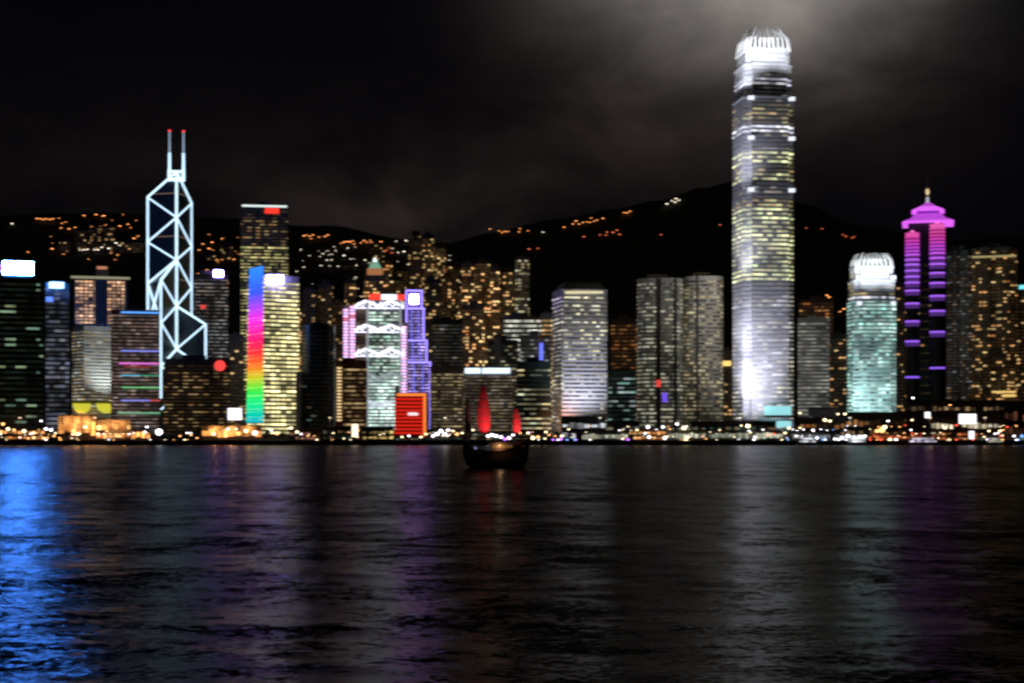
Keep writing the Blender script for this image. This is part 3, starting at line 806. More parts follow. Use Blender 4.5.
# ---- red lit cube
t = tower('hall', 'low red glowing building with an orange edge in front of the neon tower', 395, 426, 394, 1500, RED, glow('red lit floors', (1, .025, .012), .65), fh=3.6, gfrac=.62, cat='building', plant=False)
panel(t, 'edge_light', glow('orange edge', (1, .25, .04), 1.1), 397, 426, 393.4, 396, -1.2, -.4)
panel(t, 'edge_light', glow('orange edge', (1, .25, .04), 1.1), 423.4, 426, 396.2, 436, -1.2, -.4)
panel(t, 'sign', glow('white pink sign', (1, .7, .75), 1.2), 408, 418, 412.5, 415.5, -1.4, -.5)
# ================================================================ office towers near the water
t = tower('office_tower', 'black office tower with sparse green lit floors under a big blue white sign', -2, 43, 279, 1480, GRN, off_s, fh=5.2, gfrac=.42, depth=40)
panel(t, 'roof_sign', glow('blue white sign', (.055, .24, 1.0), 290.0, True), 3, 33, 261, 274.5, 3, 4)
panel(t, 'sign_frame', POST, 3, 32, 275.2, 279.2, 3.4, 3.9)
panel(t, 'side_screen', glow('pink glint', (1, .2, .45), .9), -1.5, 1.2, 264, 273, 3, 4)
t = tower('office_tower', 'slim tower with a small white roof sign and bluish reflections, beside the black office tower', 46, 69, 284, 1560, GRN, lit('slate windows', (.55, .62, 1), (.9, .9, 1), .4, .28, 5, .1, 0, 1.6), depth=34, fh=4.6, gfrac=.6)  # bluish pane glow stands in for reflections on the facade
panel(t, 'roof_sign', glow('white blue sign', (.45, .72, 1.0), 2.2, True), 49, 64, 282, 288.5, -1.4, -.5)
panel(t, 'side_sign', glow('deep blue sign', (.12, .25, 1.0), 1.3), 46, 53, 297, 302, -1.4, -.5)
t = tower('office_tower', 'mid height grey tower with a glaring white violet roof sign behind the diagonal braced tower', 192, 228, 275, 1990, DKB, lit('grey strips', (1, .7, .5), (.8, .8, .9), .5, .4, 5, .06, 0, .8), fh=4.6, gfrac=.4,
          styles=[(318, 440, lit('grey strips low', (.85, .9, 1), (1, .95, .85), .6, .42, 4, .15, 0, 1))])
panel(t, 'roof_sign', glow('violet white sign', (.30, .24, 1.0), 44, True), 214, 223, 270, 277, -1.4, -.5)
panel(t, 'red_lamp', glow('red beacon', (1, .08, .06), .8), 200.5, 205.5, 305, 309, -1.4, -.5)
t = tower('office_tower', 'broad dark brown block with a round red sign on its corner below the diagonal bracing', 164, 230, 360, 1600, DKB, off_b, fh=3.6, gfrac=.42)
q = MB(); q.bar((loc_x(t, 220), -.4, loc_z(t, 365.5)), (loc_x(t, 220), -1.6, loc_z(t, 365.5)), 5.6, n=20); q.build('round_sign', glow('red disc sign', (1, .07, .06), 1.1, True), t['root'])
panel(t, 'entrance_screen', glow('white screen', (.9, .88, 1), 1.6, True), 228, 242, 408, 420, -1.6, -.6)
tower('office_tower', 'dim narrow tower between the brown block and the rainbow tower', 229, 244, 335, 1780, DKB, apt_d, fh=4.2)
tower('office_tower', 'black rounded tower without lights beside the rainbow tower', 302, 335, 326, 1640, wall('black glass', (.015, .02, .017), .3), lit('unlit windows', WARM, TEAL, .03, .25, 5, .01), shape='round', fh=4.4)
t = tower('office_tower', 'brown office tower with a ladder of amber lamps up one edge', 335, 367, 362, 1560, BRN, lit('amber brown floors', (1, .66, .3), YEL, .5, .55, 4, .05, 0, 1.4), fh=4.2, gfrac=.45)
panel(t, 'blank_edge', BRN, 335, 343.5, 361.5, 436, -2.0, -.3)
for i in range(17):
    MB().box(loc_x(t, 337), loc_x(t, 341.5), -2.9, -2.1, loc_z(t, 369 + i * 3.25), loc_z(t, 367.4 + i * 3.25)).build('edge_lamp', glow('amber edge lamp', (1, .72, .35), 1.0), t['root'])
tower('civic_building', 'wide beige low block beside the red glowing building', 430, 463, 368, 1500, BEI, off_c, fh=3.3, cat='office block', gfrac=.5)
t = tower('civic_building', 'grey low block with two bright white light bars along its roof', 463, 513, 371, 1510, CON, lit('dim beige windows', (1, .85, .75), YEL, .3, .32, 4, .2, 0, .8), fh=3.2, cat='office block', gfrac=.5)
bar_ = glow('white roof bar', (.7, .85, 1), 1.5, True)
panel(t, 'roof_light_bar', bar_, 465, 480.5, 368, 373.5, -1.4, -.5); panel(t, 'roof_light_bar', bar_, 482, 510, 368, 373.5, -1.4, -.5)
tower('office_tower', 'unlit slate tower rising behind the wide beige low block', 433, 463, 320, 1850, wall('slate', (.07, .075, .08)), lit('slate rare', CWH, YEL, .06, .5, 5, .05), fh=4.2)
tower('office_tower', 'dark tower with yellow spotted floors behind the roof bar block', 488, 518, 341, 1760, DKB, off_y if False else lit('yellow spots', YEL, GWH, .28, .8, 4, .02), fh=4.2, depth=34)
tower('office_tower', 'plain grey slab between the orange flats and the bright striped block', 494, 501, 338, 1700, CON, None, fh=4, depth=26, plant=False)
t = tower('office_tower', 'bright striped block with cream lit floors above the dark yellow floored tower', 504, 541, 317, 2040, CON, lit('cream floors', (.95, 1, .85), (1, .95, .8), .9, .75, 4, .3, 0, .5), fh=6.2, gfrac=.5)
tower('office_tower', 'small block with yellow lit floors touching the hip roofed tower', 541, 553, 314, 2120, CON, lit('yellow strips', YEL, WARM, .8, .5, 4, .2), fh=6.4, gfrac=.5)
t = tower('office_tower', 'grey tower with a vertical blue sign next to the hip roofed tower', 520, 551, 336, 1720, CON, off_g, fh=4.4, depth=30)
panel(t, 'vertical_sign', glow('vertical blue sign', (.15, .2, 1), 1.2), 539.5, 543, 343, 361, -1.4, -.5)
tower('office_tower', 'dark squat tower with broad yellow lit floors behind the small red sail', 517, 551, 363, 1560, GRN, lit('lime floors', YEL, GWH, .6, .65, 6, .02, 0, 2.0), fh=4.8, gfrac=.4)
tower('office_tower', 'dark tower with cyan and white window spots right beside the hip roofed tower', 608, 636, 372, 1600, GRN, lit('cool spots', CWH, TEAL, .3, .8, 6, .02, 0, 1.8), fh=4.6, gfrac=.45)
tower('office_tower', 'rusty brown tower with amber edges between the hip roofed tower and the beige twin towers', 611, 639, 320, 1980, BRN, lit('rust windows', ORG, WARM, .4, .4, 5, .05), fh=4.8, gfrac=.5)
exb = lit('beige hotel floors', (1, .85, .6), (.85, .95, .7), .42, .7, 4, .07, 0, 1.0)
exc = lit('warm hotel floors', (1, .72, .38), (.9, .95, .6), .42, .7, 4, .06, 0, 1.2)
t = tower('skyscraper', 'first of two beige round-cornered towers, the one with small red and blue signs', 637, 683, 279, 1640, BEI, exb, shape='round', fh=4.1, depth=44, gfrac=.5)
MB().box(loc_x(t, 656), loc_x(t, 661), -.5, 20, 10, loc_z(t, 278)).build('vertical_rib', DKB, t['root'])
MB().box(loc_x(t, 674), loc_x(t, 677), -.5, 20, 10, loc_z(t, 281)).build('vertical_rib', DKB, t['root'])
panel(t, 'red_sign', glow('small red sign', (1, .06, .05), .9), 656.5, 660.5, 380, 387, -2, -.9); panel(t, 'blue_sign', glow('small blue sign', (.2, .1, 1), .9), 662.5, 667, 393, 402, -2, -.9)
t = tower('skyscraper', 'second of two beige round-cornered towers, nearer the tallest tower', 684, 723, 277, 1655, BEI, exc, shape='round', fh=4.1, depth=44, gfrac=.5)
MB().box(loc_x(t, 696), loc_x(t, 698.5), -.5, 20, 10, loc_z(t, 276)).build('vertical_rib', DKB, t['root'])
t = tower('office_tower', 'low brown tower squeezed between the second beige tower and the tallest tower', 721, 734, 352, 1780, BRN, apt_d, fh=4.2)
panel(t, 'sign', glow('golden sign', (1, .7, .2), 1.2), 721, 731, 361, 366, -1.4, -.5)
t = tower('hotel', 'pale horizontally striped hotel block at the foot of the tallest tower', 798, 829, 319, 1625, WHT, lit('striped beige floors', (1, .93, .8), (.9, .95, .85), .6, .32, 5, .3, 0, .4), fh=3.9, gfrac=.45)
tower('office_tower', 'dark narrow tower with orange specks between the striped hotel and the turquoise tower', 830, 846, 335, 1850, DKB, apt_d, fh=4.2)
tower('apartment_tower', 'orange speckled flats rising behind the striped hotel block', 799, 833, 300, 2180, BRN, lit('rare orange', ORG, WARM, .28, 1.2, 5, .02, .1), fh=4.8, cat='apartment tower', depth=28)
tower('office_tower', 'dark tower glimpsed between the turquoise tower and the purple pagoda tower', 893, 906, 285, 2080, DKB, apt_d, fh=4.6)
tower('apartment_tower', 'dim grey flats beside the purple pagoda tower', 946, 973, 251, 1760, wall('dull render', (.16, .15, .14)), lit('dull flats', WARM, CWH, .2, .35, 4.5, .06, .1), shape='cross', fh=3.6, cat='apartment tower', depth=34)
t = tower('apartment_tower', 'broad dark flats full of orange windows with a lit roofline', 972, 1017, 248, 1730, BRN, lit('orange flats', (1, .4, .12), YEL, .17, 2.2, 5, .01, .12, .8), shape='cross', fh=3.7, cat='apartment tower', depth=34)
panel(t, 'roof_line_light', glow('dull yellow line', (1, .8, .35), .35), 972, 1016, 255.5, 257.5, -1, -.3)
panel(t, 'lit_terrace', glow('gold terrace', (1, .65, .2), .9), 992, 1016, 391, 393, -3, -.6); panel(t, 'lit_terrace', glow('gold terrace', (1, .65, .2), .9), 1002, 1016, 394.5, 397, -3, -.6)
t = tower('office_tower', 'tower at the edge of the view with a turquoise sign', 1017, 1040, 284, 1800, DKB, apt_d, fh=4.2)
panel(t, 'sign', glow('turquoise sign', (.2, .85, .95), 1.1), 1019, 1028, 285, 289, -1.4, -.5)

# ---- twin flats joined under one roof bar
t = tower('apartment_tower', 'twin amber lit flats joined under one pale roof bar', 74, 128, 281, 2160, DKB, None, fh=4, cat='apartment tower', plant=False)
for a, b_ in ((76, 83), (84.5, 94.5), (107, 115.5), (117, 124.5)):
    me = MB().box(loc_x(t, a), loc_x(t, b_), -1.2, -.2, 0, 2.9).mesh('window_row', apt_w)
    z = loc_z(t, 324)
    while z < loc_z(t, 283): inst('window_row', me, t['root'], (0, 0, z)); z += 4.7
panel(t, 'roof_bar', glow('pale roof bar', (.8, .75, .45), .32), 71, 130, 276.5, 279, -2, -.2)
MB().box(loc_x(t, 96), loc_x(t, 109), 4, 18, t['H'], loc_z(t, 266)).build('roof_house', BRN, t['root'])
panel(t, 'roof_house_light', glow('dull orange', (1, .4, .2), .5), 97, 107, 266, 269, 3, 3.8)

# ---- flats on the slopes behind (Mid height): columns of windows
FL = [
 ('slim dark flats on the slope, first behind the black rounded tower', 303, 317, 290, 2230, apt_d),
 ('taller of the dim flats rising between the black rounded tower and the truss bank', 318, 333, 284, 2260, apt_d),
 ('grey dim flats just above the brown office tower', 333, 344, 303, 2170, apt_d),
 ('flats with cream spots directly behind the roof banner of the truss bank', 388, 403, 277, 2200, apt_y),
 ('distant flats with a lit cap high on the slope behind the neon tower', 409, 421, 239, 2620, apt_d),
 ('tallest distant flats with greenish lights in the mist over the neon tower', 422, 434, 235, 2600, apt_y),
 ('distant flats with yellow lights, next to the tallest ones in the mist', 435, 446, 245, 2560, apt_y),
 ('flats with brown lights above the unlit slate tower', 447, 459, 262, 2360, apt_d),
 ('broad flats with the brightest orange windows on the slope', 461, 475, 264, 2240, apt_o),
 ('flats with orange windows, tallest of the orange row', 476, 490, 260, 2300, apt_o),
 ('narrow flats ending the orange row', 491, 500, 268, 2250, apt_o),
 ('narrow flats with green top windows beside the tall yellow flats', 503, 514, 269, 2330, apt_y),
 ('tall yellow windowed flats standing alone against the black hill', 515, 529, 258, 2280, lit('yellow bright flats', YEL, (1, 1, .7), .4, 1.3, 4.5, .03, .12, .6)),
 ('lower flats in front of the misty ones, with white specks', 425, 441, 280, 2160, apt_d),
 ('lower flats in front of the orange row', 462, 484, 305, 2130, apt_o),
]
for i, (lb, L, R, top, Y, gm) in enumerate(FL):
    tower('apartment_tower', lb, L, R, top, Y, DKB if i % 2 else BRN, gm, shape='cross', fh=4.6, gfrac=.6, depth=26, cat='apartment tower', group='flats on the lower slopes', mast=8 if i % 4 == 1 else 0)
# pyramid topped tower
t = tower('skyscraper', 'tiered tower with a mint lit pyramid top behind the truss bank', 364, 386, 276, 2080, BRN, apt_o, fh=4.6, gfrac=.55, depth=30, plant=False)
r = t['root']; p = t['poly']; cx, cyy = t['c']
def sc_(p, k): return [(cx + (a - cx) * k, cyy + (b_ - cyy) * k) for a, b_ in p]
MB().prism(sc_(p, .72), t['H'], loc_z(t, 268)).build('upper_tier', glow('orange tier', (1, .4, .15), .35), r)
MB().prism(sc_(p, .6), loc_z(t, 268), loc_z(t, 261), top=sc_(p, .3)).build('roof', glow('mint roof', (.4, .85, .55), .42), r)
MB().prism(sc_(p, .22), loc_z(t, 261), loc_z(t, 256.5), top=sc_(p, .1)).build('lantern', glow('white lantern', (.9, 1, .95), 1.3), r)
# hill blocks
for i, (L, R, top) in enumerate(((345, 356, 281), (384, 392, 262), (396, 408, 268), (441, 451, 276), (451, 461, 291), (434, 447, 303), (318, 330, 306), (292, 301, 296), (309, 317, 318), (462, 472, 284), (484, 494, 282), (500, 508, 290), (448, 456, 312), (376, 388, 286))):
    FLX = ('flats with sparse lights above the brown office tower', 'narrow flats by the mint pyramid top', 'flats half hidden by the top of the neon tower', 'flats with amber specks above the unlit slate tower', 'flats between the slate tower and the brightest orange flats', 'lowest flats just over the roof of the slate tower', 'lowest flats over the black rounded tower', 'thin flats touching the rainbow tower skyline', 'short flats peeping over the black rounded tower', 'flats in front of the brightest orange flats', 'flats in the gap of the orange row', 'flats between the orange row and the green topped flats', 'squat flats over the wide beige block', 'flats in front of the mint pyramid tower')[i]
    tower('apartment_tower', FLX, L, R, top, 2300 + (i * 53) % 150, (DKB, BRN)[i % 2], (apt_y, apt_o, apt_d)[i % 3], shape='cross', fh=4.8, gfrac=.6, depth=24, cat='apartment tower', group='flats on the lower slopes')
HB = [('dim block high on the dark hill, above the slim tower with the white blue sign', 60, 70, 240, apt_d), ('dim flats on the hill above the twin amber flats', 76, 86, 228, apt_d),
      ('slightly taller dim flats on the hill, second above the twin amber flats', 89, 101, 222, apt_d), ('hill flats with a brown lit top near the diagonal braced tower', 104, 114, 226, apt_d),
      ('low hill block with a row of white lights, beside the diagonal braced tower', 121, 143, 241, apt_y), ('small hill block right of the mast tower with amber specks', 205, 216, 252, apt_d),
      ('low hill block below the ridge with three amber specks', 221, 234, 244, apt_d), ('hill block behind the brown office tower, dull lights', 344, 356, 262, apt_d), ('misty hill block nearest the ridge above the truss bank', 372, 384, 243, apt_d),
      ('pale hill block with greenish floors in the mist', 412, 420, 232, apt_y)]
for lb, L, R, top, gm in HB:
    p = hill_point((L + R) / 2, top + 9)
    Y = max(2330, min(p.y, 3200))
    tower('hillside_block', lb, L, R, top, Y, DKB, gm, fh=5.5, gfrac=.5, depth=24, cat='apartment block', group='flats high on the hill', base=terrain(X_((L + R) / 2, Y), Y) - 4)

# ================================================================ lights on the hill
def hill_lamp_proto(col_name, col, s):
    r = thing('hill_lamp', '', 'street lamp', (0, 0, 0))
    MB().bar((0, 0, -3), (0, 0, 8), .35, .2).build('pole', POST, r)
    MB().box(-1.9, 1.9, -.8, .8, 8, 9.5).build('lamp_head', glow(col_name, col, s), r)
    return r
protos = {'o': hill_lamp_proto('orange sodium lamp', (1, .34, .10), 2.8), 'w': hill_lamp_proto('white hill lamp', (1, .85, .65), 2.6), 'r': hill_lamp_proto('red hill lamp', (1, .20, .09), 1.3)}
used = set()
HL = [('bright orange lamp on the hill road over the blue white sign', 'hill lamps over the blue white sign', 'o', [(37, 221), (40, 220.5), (43, 221.5), (46, 221), (50, 221.5), (53, 220)]),
      ('greenish white lamp alone on the far hill at the edge', None, 'w', [(12, 225)]),
      ('lamp in the dotted white string on the hill road beside the diagonal braced tower', 'string of white hill lamps', 'w', [(80 + i * 3.6, 252.5 - i * .35 + (i % 3) * .5) for i in range(9)] + [(116 + i * 4, 246 + (i % 2)) for i in range(7)]),
      ('faint orange lamp scattered on the dark hill around the twin amber flats', 'faint hill lamps', 'o', [(67, 246), (62, 224), (75, 229), (80, 240), (84, 217), (96, 217), (104, 218), (61, 229), (69, 232), (78, 234), (28, 253), (52, 252), (134, 241), (138, 237), (120, 228), (128, 226)]),
      ('amber lamp on the hill between the diagonal braced tower and the flat topped tower', 'hill lamps by the masts tower', 'o', [(203, 246), (209, 252), (212, 245), (226, 245), (233, 258), (234, 261), (199, 252), (217, 263), (222, 240)]),
      ('orange lamp in the first ridge road cluster beyond the flat topped tower', 'first ridge road cluster', 'o', [(304, 238), (307, 237), (310, 239), (313, 236.5), (311, 240), (319, 239), (325, 238.5), (328, 237.5)]),
      ('orange lamp in the second ridge road cluster, above the brown office tower', 'second ridge road cluster', 'o', [(341, 244), (344, 245), (347, 243.5), (350, 244.5), (353, 243), (354, 246), (361, 244), (364, 243), (367, 244), (370, 242.5), (372, 245), (378, 245), (381, 243.5)]),
      ('red light at the end of the second ridge road cluster', 'red hill lights over the truss bank', 'r', [(387, 252), (389, 249), (385, 254), (392, 254.5)]),
      ('lamp on the slope under the misty ridge above the truss bank', 'slope lamps in the mist', 'w', [(344, 258), (338, 267), (327, 261), (356, 268), (365, 263), (398, 254), (404, 254.5), (373, 253), (425, 254), (440, 255), (406, 243), (396, 242)]),
      ('red light on the slope behind the distant flats', 'red slope lights', 'r', [(414, 266), (428, 265), (447, 272), (538, 250), (529, 252)]),
      ('orange lamp of the ridge houses above the tall yellow flats', 'ridge lamps above the yellow flats', 'o', [(499, 232), (502, 233), (505, 234), (508, 233), (520, 230), (519, 233), (528, 232), (490, 226)]),
      ('white lamp alone beside the ridge houses above the tall yellow flats', None, 'w', [(543, 233.5)]),
      ('orange lamp in the densest ridge cluster above the hip roofed tower', 'densest ridge cluster', 'o', [(573, 226), (576, 224), (579, 225), (583, 224), (587, 223), (590, 224.5), (594, 222), (597, 221), (591, 219), (603, 220.5), (564, 228.5)]),
      ('dim red lamp in the row below the densest ridge cluster', 'dim lamp row under the densest cluster', 'r', [(600, 237), (607, 234.5), (613, 235), (619, 235.5), (617, 233), (620, 237.5), (606, 238), (584, 239)]),
      ('lamp pair on the ridge above the beige towers', 'lamp pair on the ridge', 'o', [(624, 214), (630, 213), (627, 215)]),
      ('pale lamp on the ridge top beside the tallest tower', 'pale ridge top lamps', 'w', [(667, 206), (672, 202), (676, 200.5), (679, 202.5), (675, 204)]),
      ('single red lamp on the dark hillside above the first beige tower', None, 'r', [(661, 236)]),
      ('red lamp touching the edge of the tallest tower', None, 'r', [(720, 226)]),
      ('orange lamp in the sparse line on the hill between the two claw crowned towers', 'sparse hill lamps between the claw towers', 'r', [(806, 229.5), (822, 231), (843, 236), (846, 238), (854, 239), (852, 240)]),
      ('orange lamp low on the slope beside the turquoise tower', 'low slope lamps by the turquoise tower', 'o', [(840, 313), (844, 312), (829, 300), (827, 298)])]
hr = random.Random(21)
HL.append(('tiny warm lamp on the crowded slope between the flat topped tower and the ridge flats', 'tiny lamps on the crowded slope', 'w', [(hr.uniform(292, 462), 246 + abs(hr.gauss(0, 20))) for _ in range(60)]))
HL.append(('tiny amber lamp on the slope over the slim tower and the twin flats', 'tiny lamps over the twin flats', 'o', [(hr.uniform(50, 145), hr.uniform(214, 262)) for _ in range(24)]))
HL.append(('tiny amber lamp low on the slope between the mast tower and the flat topped tower', 'tiny lamps low on the slope', 'o', [(hr.uniform(195, 240), hr.uniform(236, 285)) for _ in range(14)]))
for lb, gp, k, pts in HL:
    for px, py in pts:
        o = protos[k] if k not in used else copy_tree(protos[k]); used.add(k)
        p = hill_point(px, py + 1.5)
        o.location = p - Vector((0, 0, 2.5)); o['label'] = lb; o.scale = (rnd.uniform(.35, .8) if 'tiny' in lb else rnd.uniform(.75, 1.15),) * 3
        if gp: o['group'] = gp
        elif 'group' in o.keys(): del o['group']

# ================================================================ waterfront
def low_building(label, L, R, top, Y, wm, gm, bays=8, cat='pavilion', depth=14, name='pavilion', roof=None, frac=(.18, .78), group=None, solid=False, wash=0):
    x, phi, wd = place(L, R, Y); H = Z_(top, Y) - GZ
    r = thing(name, label, cat, (x, Y, GZ), -phi, group)
    a = wd / 2
    MB().box(-a, a, 1.6, depth, 0, H - .8).build('wall', wm, r)
    MB().box(-a - .8, a + .8, -1, depth + .8, H - .8, H).build('roof', roof or DKB, r)
    q = MB()
    for i in range(bays + 1):
        cx = -a + wd * i / bays; q = MB(); q.box(max(-a, cx - .3), min(a, cx + .3), -.4, .5, 0, H - .8); q.build('column', wm, r)
    for i in range(bays):
        x0 = -a + wd * i / bays + .5; x1 = -a + wd * (i + 1) / bays - .5
        rows_ = [(H * frac[0], H * frac[1])] if solid or H < 9 or frac[0] > .3 else [(H * .1, H * .36), (H * .48, H * .74)]
        for (za, zb) in rows_:
            if not solid and rnd.random() < .12: continue
            g_ = rnd.uniform(0, .08 if solid else .3)
            MB().box(x0 + (x1 - x0) * rnd.uniform(0, g_), x1 - (x1 - x0) * rnd.uniform(0, g_), 1.2, 1.55, za + (zb - za) * rnd.uniform(0, .3), zb - (zb - za) * rnd.uniform(0, .35)).build('window', gm, r)
    if wash:  # bare lamps added before the wall to give it an orange wash
        for wx in (-.55, .0, .55):
            lamp('POINT', 'added_wash_light', (a * wx, -3.5, H * .75), wash, (1, .42, .12), r, .5)
    q = MB(); q.prism([(-a, -2.2), (a, -2.2), (a, .2), (-a, .2)], H * .40, H * .40 + .25); q.build('awning', roof or DKB, r)
    return r
og = lit('orange lit arcade', ORG, (1, .42, .12), .95, 2.6, 5, .3); og2 = lit('amber lit arcade', (1, .28, .06), (1, .55, .2), .9, 2.0, 5, .2)
cg = lit('cream pier windows', (1, .95, .7), (.9, 1, .75), .95, .8, 3, .3); wg = lit('white pier windows', (.85, .92, 1), (1, 1, 1), .9, 1.3, 4, .3)
rg = lit('red pier windows', (1, .12, .05), (1, .3, .1), .95, .9, 4, .3); dg = lit('dim arcade', WARM, TEAL, .4, .4, 4, .1)
low_building('long dark promenade shed with orange doorways under the black office tower', -6, 50, 427, 1446, DKB, og2, 12)
low_building('tall orange lit arcade under the grey floodlit block', 58, 96, 415, 1470, BEI, og, 6, depth=18, solid=True, wash=3500)
low_building('orange arcade with dark centre, next to the tall arcade', 96, 131, 419, 1456, BEI, og2, 6, wash=2500)
low_building('short orange kiosk under the striped office tower', 131, 150, 429, 1440, BEI, og, 4, solid=True)
low_building('brightest orange hall on the shore, under the rainbow tower', 202, 262, 425, 1440, BEI, og, 9, solid=True, wash=3500)
low_building('rosy lit pavilion beside the brightest orange hall', 289, 321, 429, 1440, BRN, lit('rosy arcade', (1, .35, .25), (1, .55, .35), .9, .6, 4, .2), 6)
low_building('dim low shed below the black rounded tower', 323, 352, 426, 1444, DKB, dg, 6)
low_building('golden lit shed in front of the truss bank', 362, 394, 427, 1440, DKB, lit('gold arcade', (1, .7, .2), YEL, .9, .6, 4, .2), 6)
low_building('low arcade with small lamps under the wide beige block', 428, 462, 429, 1440, DKB, dg, 6)
low_building('low dark arcade behind the sailing junk', 463, 550, 431, 1442, DKB, dg, 12)
low_building('three storey terrace with cold white floors at the foot of the hip roofed tower', 561, 606, 416, 1480, DKB, lit('cold terrace', CWH, (1, 1, 1), .9, .75, 5, .3), 6, depth=20)
low_building('lower terrace with whitish floors beside the three storey terrace', 607, 640, 421, 1478, DKB, lit('cold terrace two', CWH, YEL, .9, .4, 5, .3), 5)
low_building('cream lit ferry pier nearest the hip roofed tower', 582, 628, 431.5, 1408, CON, cg, 14, solid=True, cat='ferry pier', name='ferry_pier', group='ferry piers')
low_building('orange lit ferry pier between two cream piers', 628, 666, 428, 1412, BRN, og2, 8, cat='ferry pier', name='ferry_pier', group='ferry piers')
low_building('second cream lit ferry pier, under the beige round-cornered towers', 667, 706, 430, 1408, CON, cg, 10, solid=True, cat='ferry pier', name='ferry_pier', group='ferry piers')
low_building('long cream ferry pier under the tallest tower', 708, 783, 430, 1408, CON, cg, 22, solid=True, cat='ferry pier', name='ferry_pier', group='ferry piers')
low_building('bluish lit ferry pier under the striped hotel', 785, 838, 432, 1408, CON, lit('blue pier', (.7, .85, 1), (1, 1, .9), .7, .6, 3, .2), 14, cat='ferry pier', name='ferry_pier', group='ferry piers')
low_building('glaring white ferry pier under the turquoise tower', 838, 866, 434, 1406, WHT, wg, 7, cat='ferry pier', name='ferry_pier', group='ferry piers')
low_building('long red lit ferry pier under the pagoda tower', 868, 935, 434, 1408, BRN, rg, 16, solid=True, cat='ferry pier', name='ferry_pier', group='ferry piers')
low_building('orange red lit hall on the shore under the broad orange flats', 936, 978, 430, 1420, BRN, lit('ember hall', (1, .22, .06), (1, .45, .15), .95, .8, 4, .3), 8)
low_building('dim pier with a red rim at the edge of the view', 979, 1030, 435, 1412, BRN, dg, 10, cat='ferry pier', name='ferry_pier', group='ferry piers')
low_building('dark podium roof in front of the tallest tower', 690, 776, 421, 1500, DKB, dg, 10, cat='podium', name='podium', depth=40, frac=(.05, .3))
low_building('glassy white box podium beside the tallest tower', 808, 837, 407, 1520, WHT, lit('pale podium', (.8, .9, .9), (1, 1, .9), .8, .3, 4, .3), 6, cat='podium', name='podium', depth=20)
low_building('dark low podium between the striped hotel and the turquoise tower', 793, 846, 417, 1490, DKB, lit('podium specks', ORG, YEL, .35, .9, 5, .02), 9, cat='podium', name='podium', depth=20)
low_building('dark podium with scattered lamps under the turquoise tower', 846, 905, 412, 1530, DKB, lit('podium specks', ORG, YEL, .35, .9, 5, .02), 10, cat='podium', name='podium', depth=24)
low_building('cream windowed hall under the pagoda tower', 931, 954, 417, 1500, BRN, lit('cream hall', (1, .85, .5), (1, .9, .7), .95, 1.0, 4, .3), 5, depth=16)
low_building('white glaring hall with a cream wing, under the dim grey flats', 955, 1006, 412, 1496, BRN, lit('cream hall', (1, .85, .5), (1, .9, .7), .95, 1.0, 4, .3), 8, depth=16, frac=(.4, .65))
low_building('upper brown terrace with amber windows above the glaring hall', 905, 1004, 400, 1560, BRN, lit('amber terrace', (1, .55, .2), (1, .7, .4), .5, .45, 4, .05), 18, depth=24, frac=(.72, .85))
low_building('ruddy block with small lit windows at the edge of the view', 1004, 1032, 401, 1540, BRN, lit('ruddy block', (1, .3, .15), (1, .5, .3), .5, .35, 3, .15), 6, depth=20)
low_building('cream kiosk between the red glowing building and the beige block', 396, 427, 437, 1436, DKB, dg, 5)

# waterfront screens
def screen(label, px0, px1, r0, r1, Y, m):
    r = thing('lit_billboard', label, 'billboard', (X_((px0 + px1) / 2, Y), Y, GZ)); k = Y / F; w = (px1 - px0) / 2 * k
    z0 = Z_(r1, Y) - GZ; z1 = Z_(r0, Y) - GZ
    MB().box(-w, w, -.3, .1, z0, z1).build('lit_panel', m, r)
    MB().box(-w - .3, w + .3, .15, .5, z0 - .3, z1 + .3).build('frame', POST, r)
    for s in (-.6, .6): MB().box(w * s - .3, w * s + .3, .15, .5, 0, z0 - .3).build('leg', POST, r)
screen('glaring white screen on legs under the pagoda and grey flats', 959, 976, 414, 424, 1470, glow('glaring white screen', (.95, .93, 1), 1.7, True))
screen('small white screen beside the cream windowed hall', 925, 930, 412, 418, 1470, glow('glaring white screen', (.95, .93, 1), 1.7, True))
screen('tall cream lit panel on the shore before the brown office tower', 352, 358, 424, 437, 1430, glow('cream panel', (1, .85, .6), 1.8, True))
screen('short white panel on the red pier under the grey flats', 969, 974, 431, 439, 1404, glow('glaring white screen', (.95, .93, 1), 1.7, True))

# street lamps on the promenade
def lamp_proto(nm, col, s, r_=1.0):
    r = thing('street_lamp', '', 'street lamp', (0, 0, 0))
    p = MB().bar((0, 0, 0), (0, 0, 1.0), .14, .1).build('pole', POST, r)
    MB().ball((0, 0, 0), r_).build('lamp_globe', glow(nm, col, s), r)
    return r
LP = {'o': ('orange globe', (1, .45, .15), 3.5), 'w': ('white globe', (.95, .92, 1), 5.0), 'y': ('yellow globe', (1, .8, .45), 4.0), 'p': ('purple globe', (.5, .15, 1), 3.0), 'r': ('red globe', (1, .08, .04), 4.0), 'b': ('blue globe', (.2, .45, 1), 2.5)}
lpm = {}
for k, (nm, c_, s_) in LP.items():
    lpm[k] = (MB().bar((0, 0, 0), (0, 0, 1), .14, .1).mesh('pole', POST), MB().ball((0, 0, 0), 1.0).mesh('lamp_globe', glow(nm, c_, s_)))
def slamp(px, row, k, label, group, size=1.0, Y=1403.5):
    z = Z_(row, Y) - GZ; z = max(z, 1.2)
    r = thing('street_lamp', label, 'street lamp', (X_(px, Y), Y, GZ), 0, group)
    p = inst('pole', lpm[k][0], r); p.scale = (1, 1, z)
    g = inst('lamp_globe', lpm[k][1], r, (0, 0, z)); g.scale = (size,) * 3
